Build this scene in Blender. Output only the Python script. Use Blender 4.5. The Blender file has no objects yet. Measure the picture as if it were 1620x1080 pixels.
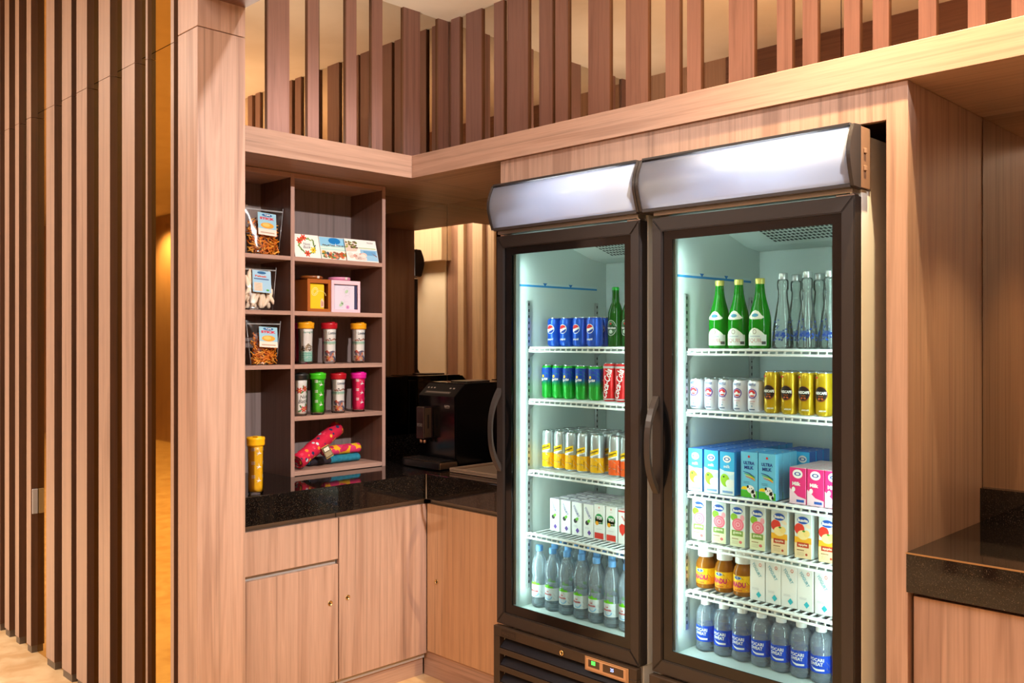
import bpy, bmesh, math, random
from mathutils import Vector, Matrix
from mathutils.geometry import tessellate_polygon

random.seed(7)
S = bpy.context.scene
COL = S.collection
F = 1440.0
FLOOR = -1.5
R = math.radians

# ------------------------------------------------------------------ camera, world, lights, exposure
cam_d = bpy.data.cameras.new('camera'); cam = bpy.data.objects.new('camera', cam_d); COL.objects.link(cam)
cam_d.sensor_width = 36.0; cam_d.lens = 32.0; cam_d.clip_start = 0.02
cam.location = (0, 0, 0); cam.rotation_euler = (R(90), 0, R(45))
S.camera = cam
S.view_settings.view_transform = 'Standard'; S.view_settings.look = 'None'
S.view_settings.gamma = 1.0; S.view_settings.use_curve_mapping = False
S.view_settings.exposure = -0.28
w = bpy.data.worlds.new('world'); S.world = w; w.use_nodes = True
w.node_tree.nodes['Background'].inputs[0].default_value = (1.0, 0.93, 0.85, 1)
w.node_tree.nodes['Background'].inputs[1].default_value = 0.3
cy = S.cycles
cy.use_denoising = True
cy.max_bounces = 10; cy.diffuse_bounces = 4; cy.glossy_bounces = 6; cy.transmission_bounces = 6
cy.transparent_max_bounces = 32
cy.caustics_reflective = False; cy.caustics_refractive = False
cy.sample_clamp_indirect = 6.0

def light(name, kind, loc, rot, energy, color, size=None, size_y=None, spot=None, blend=0.5):
    d = bpy.data.lights.new(name, kind); o = bpy.data.objects.new(name, d); COL.objects.link(o)
    o.location = loc; o.rotation_euler = [R(a) for a in rot]; d.energy = energy; d.color = color
    if kind == 'AREA':
        d.shape = 'RECTANGLE'; d.size = size; d.size_y = size_y or size
    elif kind == 'SPOT':
        d.spot_size = R(spot); d.spot_blend = blend; d.shadow_soft_size = size or 0.03
    else:
        d.shadow_soft_size = size or 0.03
    return o
SOFT = (1.0, 0.955, 0.915); COOL = (0.86, 1.0, 0.97)
light('lobby_fill', 'AREA', (-2.0, 0.0, 1.86), (0, 0, 0), 36, SOFT, 2.0, 1.6)  # unseen soft panel added as general fill over the lobby
sp_l = light('shelf_fill_spot', 'SPOT', (0.6, 1.85, 1.69), (0, 0, 0), 900, (1.0, .965, .94), 0.03, spot=42, blend=.8)  # added spot without a known fixture, lights the shelf front
sp_l.rotation_euler = (Vector((-3.5, 2.2, -0.15)) - sp_l.location).to_track_quat('-Z', 'Y').to_euler()
light('back_wall_fill', 'AREA', (1.2, -0.32, 1.86), (-38, 0, 0), 150, SOFT, 1.2, .5)  # added fill that brightens the back wall reflected in the corner mirror
light('portal_fill', 'AREA', (-1.6, 0.75, 1.86), (22, 0, 30), 14, SOFT, 1.6, 1.0)  # unseen fill panel added by the portal, tilted towards the shelf unit
light('shelf_front_fill', 'AREA', (-1.35, -0.85, 1.62), (66, 0, 26), 40, (1.0, .965, .94), 1.7, .4)  # front fill added for the shelf goods, set back to clear the header
light('far_lobby_fill', 'AREA', (-5.2, -0.9, 1.885), (0, 0, 0), 210, (1.0, .90, .78), 3.0, 1.6)  # added fill for the lobby floor and slat faces, no known fixture
light('far_wall_fill_spot', 'SPOT', (-13.2, -2.65, 1.85), (0, 0, 0), 420, (1.0, .84, .58), .04, spot=120, blend=.9)  # made-up spot giving the far wall its glow in the gold mirror
light('lobby_floor_fill_spot', 'SPOT', (-5.6, -1.3, 1.85), (0, 0, 0), 420, (1.0, .90, .74), .05, spot=120, blend=.8)  # added spot that brightens the floor mirrored between the slats
light('far_lobby_fill_spot', 'SPOT', (-9.0, -0.8, 1.85), (0, 0, 0), 700, (1.0, .88, .70), .05, spot=140, blend=.8)  # invented spot lighting the far lobby for the gold mirror
light('downlight_right', 'SPOT', (-0.88, 2.38, 1.69), (0, 0, 0), 560, (1.0, .72, .38), 0.02, spot=110, blend=.9)
light('downlight_centre', 'SPOT', (-1.75, 2.35, 1.69), (0, 0, 0), 34, (1.0, .80, .56), 0.03, spot=120, blend=.9)
light('downlight_left', 'SPOT', (-2.75, 2.15, 1.69), (0, 0, 0), 14, (1.0, .88, .74), 0.03, spot=125, blend=.9)
light('recess_fill_spot', 'SPOT', (-0.60, 2.86, 0.72), (0, 0, 0), 38, (1.0, .66, .30), 0.02, spot=88, blend=.7)  # added spot for the glow low in the recess, source unknown
light('corner_soffit_light', 'SPOT', (-3.0, 2.9, 0.715), (0, 0, 0), 6, (1.0, .78, .5), 0.03, spot=150, blend=.9)
light('ceiling_fill', 'AREA', (-0.9, 2.80, 0.86), (180, 0, 0), 40, (1.0, .70, .42), 3.0, 0.08)  # strip added to brighten the niche ceiling, no known cove lamp
light('ceiling_fill_left', 'AREA', (-3.42, 2.2, 0.86), (180, 0, 0), 9, (1.0, .86, .70), 0.06, 1.0)  # unseen strip added to lift the ceiling on the left side

# ------------------------------------------------------------------ materials
def lin(c):
    c = c / 255.0
    return c / 12.92 if c <= 0.04045 else ((c + 0.055) / 1.055) ** 2.4
def hexc(h):
    h = h.lstrip('#'); return tuple(lin(int(h[i:i+2], 16)) for i in (0, 2, 4)) + (1.0,)
_M = {}
def P(h, rough=0.5, metal=0.0, name=None, emit=0.0, spec=0.5, coat=0.0):
    key = (h, rough, metal, emit, spec, coat)
    if key in _M: return _M[key]
    m = bpy.data.materials.new(name or 'paint_' + h.strip('#')); m.use_nodes = True
    b = m.node_tree.nodes['Principled BSDF']
    b.inputs['Base Color'].default_value = hexc(h); b.inputs['Roughness'].default_value = rough
    b.inputs['Metallic'].default_value = metal; b.inputs['Specular IOR Level'].default_value = spec
    b.inputs['Coat Weight'].default_value = coat
    if emit:
        b.inputs['Emission Color'].default_value = hexc(h); b.inputs['Emission Strength'].default_value = emit
    _M[key] = m
    return m
def wood(name, axis, light_c, dark_c, rough=0.38, k=1.0):
    m = bpy.data.materials.new(name); m.use_nodes = True; nt = m.node_tree; N = nt.nodes; L = nt.links
    b = N['Principled BSDF']; tc = N.new('ShaderNodeTexCoord'); oi = N.new('ShaderNodeObjectInfo')
    mul = N.new('ShaderNodeVectorMath'); mul.operation = 'SCALE'; mul.inputs[0].default_value = (13.7, 9.1, 5.3)
    add = N.new('ShaderNodeVectorMath'); add.operation = 'ADD'
    L.new(oi.outputs['Random'], mul.inputs['Scale']); L.new(tc.outputs['Object'], add.inputs[0]); L.new(mul.outputs[0], add.inputs[1])
    def branch(across, along, detail, dist, rgh=.55):
        mp = N.new('ShaderNodeMapping'); sc = [across * k] * 3; sc['XYZ'.index(axis)] = along * k
        mp.inputs['Scale'].default_value = sc; L.new(add.outputs[0], mp.inputs['Vector'])
        n = N.new('ShaderNodeTexNoise'); n.inputs['Scale'].default_value = 1.0
        n.inputs['Detail'].default_value = detail; n.inputs['Distortion'].default_value = dist
        n.inputs['Roughness'].default_value = rgh
        L.new(mp.outputs[0], n.inputs['Vector']); return n
    n1 = branch(11, 0.5, 3, 1.2); n2 = branch(52, 0.7, 4, 0.5, .6); n3 = branch(240, 7, 2, 0)
    def ramp(n, stops):
        r = N.new('ShaderNodeValToRGB'); L.new(n.outputs['Fac'], r.inputs[0])
        r.color_ramp.elements[0].position = stops[0][0]; r.color_ramp.elements[0].color = stops[0][1]
        r.color_ramp.elements[1].position = stops[-1][0]; r.color_ramp.elements[1].color = stops[-1][1]
        for p, c in stops[1:-1]:
            e = r.color_ramp.elements.new(p); e.color = c
        return r
    lc, dc = hexc(light_c), hexc(dark_c)
    mid = tuple(.55 * a + .45 * c for a, c in zip(lc, dc))
    r1 = ramp(n1, [(.33, mid), (.45, lc), (.52, tuple(x * .93 for x in lc[:3]) + (1,)), (.56, lc), (.68, mid)])
    g = lambda v: (v, v, v, 1)
    r2 = ramp(n2, [(.30, g(.60)), (.44, g(.92)), (.60, g(1.0))])
    r3 = ramp(n3, [(.30, g(.88)), (.6, g(1.0))])
    m1 = N.new('ShaderNodeMixRGB'); m1.blend_type = 'MULTIPLY'; m1.inputs[0].default_value = .85
    m2 = N.new('ShaderNodeMixRGB'); m2.blend_type = 'MULTIPLY'; m2.inputs[0].default_value = .8
    L.new(r1.outputs[0], m1.inputs[1]); L.new(r2.outputs[0], m1.inputs[2])
    L.new(m1.outputs[0], m2.inputs[1]); L.new(r3.outputs[0], m2.inputs[2])
    L.new(m2.outputs[0], b.inputs['Base Color']); b.inputs['Roughness'].default_value = rough
    bp = N.new('ShaderNodeBump'); bp.inputs['Strength'].default_value = .08; bp.inputs['Distance'].default_value = .002
    L.new(n3.outputs['Fac'], bp.inputs['Height']); L.new(bp.outputs[0], b.inputs['Normal'])
    return m
W_L, W_D = '#BF9B87', '#835E4C'
wood_z = wood('laminate_vertical_grain', 'Z', W_L, W_D)
wood_x = wood('laminate_grain_along_wall', 'X', W_L, W_D)
wood_y = wood('laminate_grain_along_side', 'Y', W_L, W_D)
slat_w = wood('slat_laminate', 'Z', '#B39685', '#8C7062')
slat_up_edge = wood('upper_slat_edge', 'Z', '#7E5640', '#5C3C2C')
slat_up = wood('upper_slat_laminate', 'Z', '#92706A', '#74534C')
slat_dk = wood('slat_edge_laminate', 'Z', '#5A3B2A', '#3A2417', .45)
panel_dk = wood('dark_panel_laminate', 'Z', '#A5826E', '#7C5D4E')
shelf_back = wood('grey_brown_back_board', 'Z', '#8E7C78', '#6A5955')
shelf_side = wood('dark_brown_side_board', 'Z', '#6E4D40', '#45302A')
shelf_edge = wood('shelf_board_laminate', 'Y', '#BC9686', '#957060')
shelf_post = wood('shelf_post_laminate', 'Z', '#B99486', '#957062')

def mirror(name, h, rough=0.015):
    m = bpy.data.materials.new(name); m.use_nodes = True; b = m.node_tree.nodes['Principled BSDF']
    b.inputs['Base Color'].default_value = hexc(h); b.inputs['Metallic'].default_value = 1.0
    b.inputs['Roughness'].default_value = rough; return m
bronze_mirror = mirror('bronze_mirror', '#D2C6B6')
gold_mirror = mirror('gold_tinted_mirror', '#D6A838', .03)

def granite():
    m = bpy.data.materials.new('black_speckled_granite'); m.use_nodes = True; nt = m.node_tree; N = nt.nodes; L = nt.links
    b = N['Principled BSDF']; tc = N.new('ShaderNodeTexCoord')
    n = N.new('ShaderNodeTexNoise'); n.inputs['Scale'].default_value = 420; n.inputs['Detail'].default_value = 2
    L.new(tc.outputs['Object'], n.inputs['Vector'])
    r = N.new('ShaderNodeValToRGB'); L.new(n.outputs['Fac'], r.inputs[0])
    r.color_ramp.elements[0].position = .62; r.color_ramp.elements[0].color = hexc('#120E0D')
    r.color_ramp.elements[1].position = .78; r.color_ramp.elements[1].color = hexc('#7A6A58')
    L.new(r.outputs[0], b.inputs['Base Color']); b.inputs['Roughness'].default_value = .05
    b.inputs['IOR'].default_value = 1.6
    return m
gran = granite()
def noisy(name, c1, c2, scale, rough=.6, bump=0.0, detail=4, lo=.35, hi=.65):
    m = bpy.data.materials.new(name); m.use_nodes = True; nt = m.node_tree; N = nt.nodes; L = nt.links
    b = N['Principled BSDF']; tc = N.new('ShaderNodeTexCoord')
    n = N.new('ShaderNodeTexNoise'); n.inputs['Scale'].default_value = scale; n.inputs['Detail'].default_value = detail
    n.inputs['Distortion'].default_value = .6
    L.new(tc.outputs['Object'], n.inputs['Vector'])
    r = N.new('ShaderNodeValToRGB'); L.new(n.outputs['Fac'], r.inputs[0])
    r.color_ramp.elements[0].position = lo; r.color_ramp.elements[0].color = hexc(c1)
    r.color_ramp.elements[1].position = hi; r.color_ramp.elements[1].color = hexc(c2)
    L.new(r.outputs[0], b.inputs['Base Color']); b.inputs['Roughness'].default_value = rough
    if bump:
        bp = N.new('ShaderNodeBump'); bp.inputs['Strength'].default_value = bump; bp.inputs['Distance'].default_value = .003
        L.new(n.outputs['Fac'], bp.inputs['Height']); L.new(bp.outputs[0], b.inputs['Normal'])
    return m
floor_m = noisy('travertine_floor', '#C9A070', '#E0BF92', 9, .35, 0, 8)
ceil_m = noisy('plaster_ceiling', '#E6D8C6', '#EEE2D2', 3, .8)
cream = noisy('cream_wall_paint', '#F2EAD2', '#F6EFDA', 4, .7)
def clear(name, tint, gloss=.08, rough=.02, ior=1.45, base=0.0, basecol='#FFFFFF'):
    """thin clear plastic or glass: tinted see-through plus a fresnel sheen"""
    m = bpy.data.materials.new(name); m.use_nodes = True; nt = m.node_tree; N = nt.nodes; L = nt.links
    for n in list(N): N.remove(n)
    out = N.new('ShaderNodeOutputMaterial'); t = N.new('ShaderNodeBsdfTransparent'); t.inputs[0].default_value = hexc(tint)
    g = N.new('ShaderNodeBsdfGlossy'); g.inputs['Roughness'].default_value = rough
    fr = N.new('ShaderNodeFresnel'); fr.inputs['IOR'].default_value = ior
    ma = N.new('ShaderNodeMath'); ma.operation = 'ADD'; ma.use_clamp = True; ma.inputs[1].default_value = gloss
    L.new(fr.outputs[0], ma.inputs[0])
    mx = N.new('ShaderNodeMixShader'); L.new(ma.outputs[0], mx.inputs[0]); L.new(t.outputs[0], mx.inputs[1]); L.new(g.outputs[0], mx.inputs[2])
    last = mx
    if base:
        d = N.new('ShaderNodeBsdfDiffuse'); d.inputs[0].default_value = hexc(basecol)
        m2 = N.new('ShaderNodeMixShader'); m2.inputs[0].default_value = base
        L.new(mx.outputs[0], m2.inputs[1]); L.new(d.outputs[0], m2.inputs[2]); last = m2
    L.new(last.outputs[0], out.inputs[0])
    return m
door_glass = clear('door_glass', '#EEF7F5', 0.0, .01, 1.18)
pet = clear('clear_bottle_plastic', '#F3F9FC', .03, .06, 1.33, .20, '#D4E6F4')
pet_cloudy = clear('cloudy_drink_bottle', '#DCE8F2', .03, .08, 1.33, .24, '#D0DCEA')
bglass = clear('clear_bottle_glass', '#F0F7F5', .04, .03, 1.4, .04, '#E0ECEC')
green_glass = clear('green_bottle_glass', '#1F9A2A', .04, .05, 1.4, .62, '#109018')
dk_green_glass = clear('dark_green_bottle_glass', '#0F6A1C', .04, .05, 1.4, .65, '#0B5A14')
amber = clear('honey_in_glass', '#C06A14', .05, .05, 1.4, .72, '#A8641A')
bag_film = clear('clear_bag_film', '#FBFBFB', .03, .16, 1.3)
cup_film = clear('clear_tumbler_wall', '#FFFFFF', .05, .05, 1.35)

white_steel = P('#E4E6E2', .4, name='white_painted_steel'); liner = P('#D0DDD9', .35, name='white_fridge_liner')
wire_w = P('#F2F4F2', .3, name='white_coated_wire'); blackf = P('#2B2625', .38, name='dark_brown_door_frame')
grillf = P('#33271F', .42, name='dark_brown_grille'); black = P('#0A0A0B', .3, name='black_gloss'); blk_matt = P('#141212', .6)
chrome = P('#C9CACC', .22, 1.0, name='polished_metal'); brass = P('#D8BC84', .25, 1.0, name='brass'); alu = P('#B9BCBD', .35, .9, name='aluminium')

# ------------------------------------------------------------------ mesh helpers
class MB:
    def __init__(s): s.bm = bmesh.new(); s.mats = []
    def mi(s, m):
        if m not in s.mats: s.mats.append(m)
        return s.mats.index(m)
    def _merge(s, t, m, smooth=False, mat=None):
        i = s.mi(m); vm = {}
        for v in t.verts:
            vm[v] = s.bm.verts.new(mat @ v.co if mat else v.co)
        for f in t.faces:
            try: nf = s.bm.faces.new([vm[v] for v in f.verts])
            except ValueError: continue
            nf.material_index = i; nf.smooth = smooth
        t.free()
    def box(s, x0, x1, y0, y1, z0, z1, m, bev=0.0, mat=None, seg=1):
        t = bmesh.new(); bmesh.ops.create_cube(t, size=1.0)
        for v in t.verts:
            v.co = Vector(((x0+x1)/2 + v.co.x*(x1-x0), (y0+y1)/2 + v.co.y*(y1-y0), (z0+z1)/2 + v.co.z*(z1-z0)))
        if bev > 0:
            bmesh.ops.bevel(t, geom=list(t.edges), offset=bev, segments=seg, affect='EDGES', profile=.5, clamp_overlap=True)
        s._merge(t, m, False, mat); return s
    def prism(s, pts, axis, a0, a1, m, smooth=False, mat=None):
        """extrude a 2D outline along an axis; pts are in the other two axes in x,y,z order"""
        def P3(p, a):
            q = list(p); q.insert('xyz'.index(axis), a); return Vector(q)
        t = bmesh.new(); A = [t.verts.new(P3(p, a0)) for p in pts]; B = [t.verts.new(P3(p, a1)) for p in pts]; n = len(pts)
        t.faces.new(A[::-1]); t.faces.new(B)
        for i in range(n): t.faces.new([A[i], A[(i+1) % n], B[(i+1) % n], B[i]])
        bmesh.ops.recalc_face_normals(t, faces=t.faces)
        s._merge(t, m, smooth, mat); return s
    def lathe(s, prof, m, seg=20, mat=None, smooth=True, sq=0.0, mods=None):
        t = bmesh.new(); rings = []
        for r, z in prof:
            if r <= 1e-6: rings.append([t.verts.new((0, 0, z))]); continue
            ring = []
            for i in range(seg):
                a = 2*math.pi*i/seg; rr = r * (mods(a, z) if mods else 1.0)
                ring.append(t.verts.new((rr*math.cos(a), rr*math.sin(a), z)))
            rings.append(ring)
        for A, B in zip(rings, rings[1:]):
            if len(A) == 1 and len(B) == 1: continue
            for i in range(seg):
                j = (i+1) % seg
                if len(A) == 1: t.faces.new([A[0], B[j], B[i]])
                elif len(B) == 1: t.faces.new([A[i], A[j], B[0]])
                else: t.faces.new([A[i], A[j], B[j], B[i]])
        bmesh.ops.recalc_face_normals(t, faces=t.faces)
        s._merge(t, m, smooth, mat); return s
    def tube(s, path, r, m, seg=8, mat=None, smooth=True, flat=None):
        t = bmesh.new(); path = [Vector(p) for p in path]; rings = []; n = len(path)
        for k, p in enumerate(path):
            d = (path[min(k+1, n-1)] - path[max(k-1, 0)]).normalized()
            up = Vector((0, 0, 1)) if abs(d.z) < .9 else Vector((1, 0, 0))
            a = d.cross(up).normalized(); b = a.cross(d).normalized(); rr = r[k] if isinstance(r, (list, tuple)) else r
            fa, fb = flat or (1, 1)
            rings.append([t.verts.new(p + a*rr*fa*math.cos(2*math.pi*i/seg) + b*rr*fb*math.sin(2*math.pi*i/seg)) for i in range(seg)])
        for A, B in zip(rings, rings[1:]):
            for i in range(seg): t.faces.new([A[i], A[(i+1) % seg], B[(i+1) % seg], B[i]])
        t.faces.new(rings[0][::-1]); t.faces.new(rings[-1])
        bmesh.ops.recalc_face_normals(t, faces=t.faces)
        s._merge(t, m, smooth, mat); return s
    def face(s, pts, m):
        vs = [s.bm.verts.new(p) for p in pts]; f = s.bm.faces.new(vs); f.material_index = s.mi(m); return s
    def build(s, name, parent=None, loc=None, kind=None, label=None):
        me = bpy.data.meshes.new(name); s.bm.to_mesh(me); s.bm.free()
        for m in s.mats: me.materials.append(m)
        o = bpy.data.objects.new(name, me); COL.objects.link(o)
        if parent: o.parent = parent
        if loc: o.location = loc
        if kind: o['kind'] = kind
        if label: o['label'] = label
        return o
def box(name, b, m, parent=None, bev=0.0, kind=None, label=None):
    return MB().box(*b, m, bev).build(name, parent, kind=kind, label=label)
def tag(o, label, cat, group=None):
    o['label'] = label; o['category'] = cat
    if group: o['group'] = group
    return o
def thing(name, label, cat, loc=(0, 0, 0), rz=0.0, group=None):
    o = bpy.data.objects.new(name, None); COL.objects.link(o); o.location = loc; o.rotation_euler = (0, 0, rz)
    o.empty_display_size = .05
    return tag(o, label, cat, group)
def copy_tree(o, loc, label, rz=None, scale=None):
    r = o.copy(); COL.objects.link(r); r.location = loc; r['label'] = label
    if rz is not None: r.rotation_euler = (0, 0, rz)
    for ch in list(o.children):
        c = ch.copy(); COL.objects.link(c); c.parent = r
        for g in list(ch.children):
            d = g.copy(); COL.objects.link(d); d.parent = c
    return r

# flat print: 2D shapes mapped onto a front face (towards local -Y) or wrapped round a cylinder
_T = {}
def text_tris(s, shear=0.0, bold=0.0):
    k = (s, shear, bold)
    if k in _T: return _T[k]
    c = bpy.data.curves.new('t', 'FONT'); c.body = s; c.align_x = 'CENTER'; c.resolution_u = 2; c.shear = shear; c.offset = bold
    o = bpy.data.objects.new('t', c); COL.objects.link(o)
    bpy.context.view_layer.update()
    dg = bpy.context.evaluated_depsgraph_get(); me = o.evaluated_get(dg).to_mesh(); me.calc_loop_triangles()
    v = [(p.co.x, p.co.y) for p in me.vertices]
    tr = [[v[i] for i in t.vertices] for t in me.loop_triangles]
    xs = [p[0] for t in tr for p in t] or [0]; ys = [p[1] for t in tr for p in t] or [0]
    x0, x1, y0, y1 = min(xs), max(xs), min(ys), max(ys)
    tr = [[(x - (x0+x1)/2, y - (y0+y1)/2) for x, y in t] for t in tr]
    bpy.data.objects.remove(o); bpy.data.curves.remove(c)
    _T[k] = (tr, x1-x0, y1-y0); return _T[k]
class Print:
    def __init__(s, r=None, depth=0.0): s.r = r; s.depth = depth; s.T = []
    def tris(s, tr, m, layer):
        for t in tr: s.T.append((t, m, layer))
        return s
    def poly(s, pts, m, layer=1):
        tr = [[pts[i] for i in t] for t in tessellate_polygon([[Vector((p[0], p[1], 0)) for p in pts]])]
        return s.tris(tr, m, layer)
    def rect(s, u0, v0, u1, v1, m, layer=1): return s.poly([(u0, v0), (u1, v0), (u1, v1), (u0, v1)], m, layer)
    def ell(s, cu, cv, ru, rv, m, layer=1, a0=0, a1=360, rot=0, n=24, ri=0.0):
        p = []
        for i in range(n+1):
            a = R(a0 + (a1-a0)*i/n); p.append((ru*math.cos(a), rv*math.sin(a)))
        if ri > 0:
            q = [(x*ri, y*ri) for x, y in p]; c_, s_ = math.cos(R(rot)), math.sin(R(rot))
            rt = lambda t: (cu + t[0]*c_ - t[1]*s_, cv + t[0]*s_ + t[1]*c_)
            for i in range(n): s.tris([[rt(p[i]), rt(p[i+1]), rt(q[i+1])], [rt(p[i]), rt(q[i+1]), rt(q[i])]], m, layer)
            return s
        if a1-a0 >= 359: p = p[:-1]
        c_, s_ = math.cos(R(rot)), math.sin(R(rot))
        return s.poly([(cu + x*c_ - y*s_, cv + x*s_ + y*c_) for x, y in p], m, layer)
    def text(s, body, cu, cv, h, m, layer=3, width=None, rot=0, shear=0.0, bold=0.02):
        tr, w_, h_ = text_tris(body, shear, bold); k = h / max(h_, 1e-6); kx = (width / w_) if width else k
        c_, s_ = math.cos(R(rot)), math.sin(R(rot)); out = []
        for t in tr: out.append([(cu + x*kx*c_ - y*k*s_, cv + x*kx*s_ + y*k*c_) for x, y in t])
        return s.tris(out, m, layer)
    def build(s, name, parent, kind=None):
        me = bpy.data.meshes.new(name); V = []; Fc = []; MI = []; mats = []
        lim = .007
        def emit(t, m, ly, dep=0):
            if s.r is not None and dep < 7:
                us = [p[0] for p in t]
                if max(us) - min(us) > lim:
                    e = max(range(3), key=lambda i: abs(t[i][0]-t[(i+1) % 3][0])); a, b, c = t[e], t[(e+1) % 3], t[(e+2) % 3]
                    mp = ((a[0]+b[0])/2, (a[1]+b[1])/2); emit([a, mp, c], m, ly, dep+1); emit([mp, b, c], m, ly, dep+1); return
            idx = []
            for u, v in t:
                off = .0003 + .00022*ly
                if s.r is None: co = (u, -s.depth-off, v)
                else:
                    rr0 = s.r(v) if callable(s.r) else s.r; ref = s.r(s.vref) if callable(s.r) else s.r
                    a = u/ref; rr = rr0 + off; co = (rr*math.sin(a), -rr*math.cos(a), v)
                idx.append(len(V)); V.append(co)
            if m not in mats: mats.append(m)
            ar = (t[1][0]-t[0][0])*(t[2][1]-t[0][1]) - (t[2][0]-t[0][0])*(t[1][1]-t[0][1])
            if ar < 0: idx = idx[::-1]
            Fc.append(idx); MI.append(mats.index(m))
        for t, m, ly in s.T: emit(t, m, ly)
        me.from_pydata(V, [], Fc)
        for m in mats: me.materials.append(m)
        me.polygons.foreach_set('material_index', MI)
        o = bpy.data.objects.new(name, me); COL.objects.link(o); o.parent = parent
        if kind: o['kind'] = kind
        return o
    vref = 0.0

U = lambda px: (px - 810.0) / F
def X(px, y): u = U(px); return -y*(1-u)/(1+u)
def Y(px, x): u = U(px); return -x*(1+u)/(1-u)
ORD = ['first', 'second', 'third', 'fourth', 'fifth', 'sixth', 'seventh', 'eighth', 'ninth', 'tenth']

# ------------------------------------------------------------------ room shell
def struct(name, b, m, parent=None, bev=0.0):
    return box(name, b, m, parent, bev, kind='structure')
XB, YB = -3.217, 2.58           # beam faces
XM, YM = -3.69, 3.20            # mirror planes
ZB0, ZB1 = .735, .836           # beam
ZC, ZL = 1.708, 1.90
struct('floor', (-16, 2.4, -3.2, 3.45, FLOOR-.1, FLOOR), floor_m)
struct('ceiling', (-3.9, 2.4, 1.62, 3.45, ZC, ZC+.4), ceil_m)
struct('ceiling_lobby', (-16, 2.4, -3.2, 1.62, ZL, ZL+.2), ceil_m)
struct('wall_back', (-3.9, 2.4, 3.30, 3.45, FLOOR, ZC), panel_dk)
wl = struct('wall_left', (-3.9, -3.75, 1.60, 3.30, FLOOR, ZC), panel_dk)
struct('wall_right', (2.2, 2.4, -1.2, 3.30, FLOOR, ZL), panel_dk)
struct('wall_far', (-16, -2.2, -3.2, -3.0, FLOOR, ZL), wood_z)
struct('wall_end', (-16.2, -16, -3.2, 1.62, FLOOR, ZL), wood_z)

box('upper_cream_panel', (2.18, 2.2, 1.65, 3.18, ZB1, ZC), cream, bpy.data.objects['wall_right'])
# wall behind the camera: slatted, with a pale panel and a boxed head over it
wood_beige = wood('beige_laminate', 'Z', '#DCC6A8', '#B49A7C')
wf = struct('wall_front', (-2.2, 2.2, -1.2, -1.02, FLOOR, ZL), panel_dk)
struct('pale_panel', (1.19, 2.2, -1.02, -1.0, FLOOR, 1.0), cream, wf)
box('head_box', (1.10, 2.2, -1.02, -.86, 1.0, 1.45), wood_beige, wf)
xs = -2.1
while xs < 1.05:
    wd = random.choice((.10, .14, .17))
    box('slat', (xs, xs+wd, -1.02, -.97, FLOOR, ZL), wood_beige, wf); xs += wd + random.choice((.10, .16, .2))
sp = thing('wall_speaker', 'small black wall speaker above the dark door frame, seen only in the corner mirror', 'speaker', (1.66, -1.0, .82))
MB().box(-.07, .07, .03, .20, 0, .34, black, .02).build('speaker_case', sp)
MB().box(-.06, .06, .20, .205, .02, .32, blk_matt, .002).build('speaker_grille', sp)
MB().box(-.02, .02, 0, .03, .12, .2, black).build('bracket', sp)

# slatted screen left of the portal
ws = struct('wall_screen', (-16, -3.09, 1.532, 1.60, FLOOR, ZL), panel_dk)
y_s = 1.46
gx = [-16, -11, -8, -6.2, -5.1, -4.3, -3.47, -3.10]
for a, b in zip(gx, gx[1:]):
    MB().box(a+.001, b-.001, 1.490, 1.532, FLOOR, 1.10, gold_mirror).build('mirror_panel', ws, kind=None)
    MB().box(a+.001, b-.001, 1.490, 1.532, 1.103, ZL, gold_mirror).build('mirror_panel', ws)
def screen_slat(xa, xb, y_s=y_s):
    m = MB()
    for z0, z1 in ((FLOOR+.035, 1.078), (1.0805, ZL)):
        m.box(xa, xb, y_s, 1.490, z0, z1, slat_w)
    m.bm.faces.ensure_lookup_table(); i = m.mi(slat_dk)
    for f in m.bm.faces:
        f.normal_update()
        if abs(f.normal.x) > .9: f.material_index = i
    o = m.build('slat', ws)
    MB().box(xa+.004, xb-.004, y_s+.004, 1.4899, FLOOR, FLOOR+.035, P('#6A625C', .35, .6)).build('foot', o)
edges = [(-9, 0), (7.5, 14.5), (24, 30), (42, 49), (73, 86), (98, 113), (121, 137.5), (156, 174), (193, 213), (230.5, 233.5), (270, 275)]
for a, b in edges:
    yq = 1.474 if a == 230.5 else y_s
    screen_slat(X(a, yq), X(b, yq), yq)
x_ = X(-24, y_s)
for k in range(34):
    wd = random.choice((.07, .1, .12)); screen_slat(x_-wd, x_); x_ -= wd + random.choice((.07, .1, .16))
so = MB(); xo = X(49, y_s)
so.box(xo, xo+.008, 1.464, 1.4895, -.83, -.71, P('#B9B2AC', .4), .002)
tag(so.build('wall_socket'), 'grey socket plate on the side of a slat at far left', 'socket')

# portal pillar and header
pil = struct('wall_pillar', (-3.11, -2.962, 1.44, 1.62, FLOOR, 1.0785), wood_z, None, .0015)
box('pillar_top', (-3.11, -2.962, 1.44, 1.62, 1.081, ZL), wood_z, pil, .0015)
box('pillar_return', (-3.75, -3.11, 1.60, 1.625, FLOOR, ZC), wood_z, pil)
struct('trim_1', (-2.962, 2.2, 1.44, 1.62, 1.187, ZL), wood('dark_header_laminate', 'X', '#80594C', '#5A3C34'))

# beams and soffits
struct('trim_2', (XB-.02, XB, 1.62, YB, ZB0, ZB1), wood_y, None, .001)
struct('trim_3', (XB, 2.2, YB, YB+.02, ZB0, ZB1), wood_x, None, .001)
struct('trim_4', (XM, XB-.02, 1.62, YM, ZB0, ZB1-.02), wood_y)
struct('trim_5', (XB-.02+.001, 2.2, YB+.02, YM, ZB0, ZB1-.02), wood_x)

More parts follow.
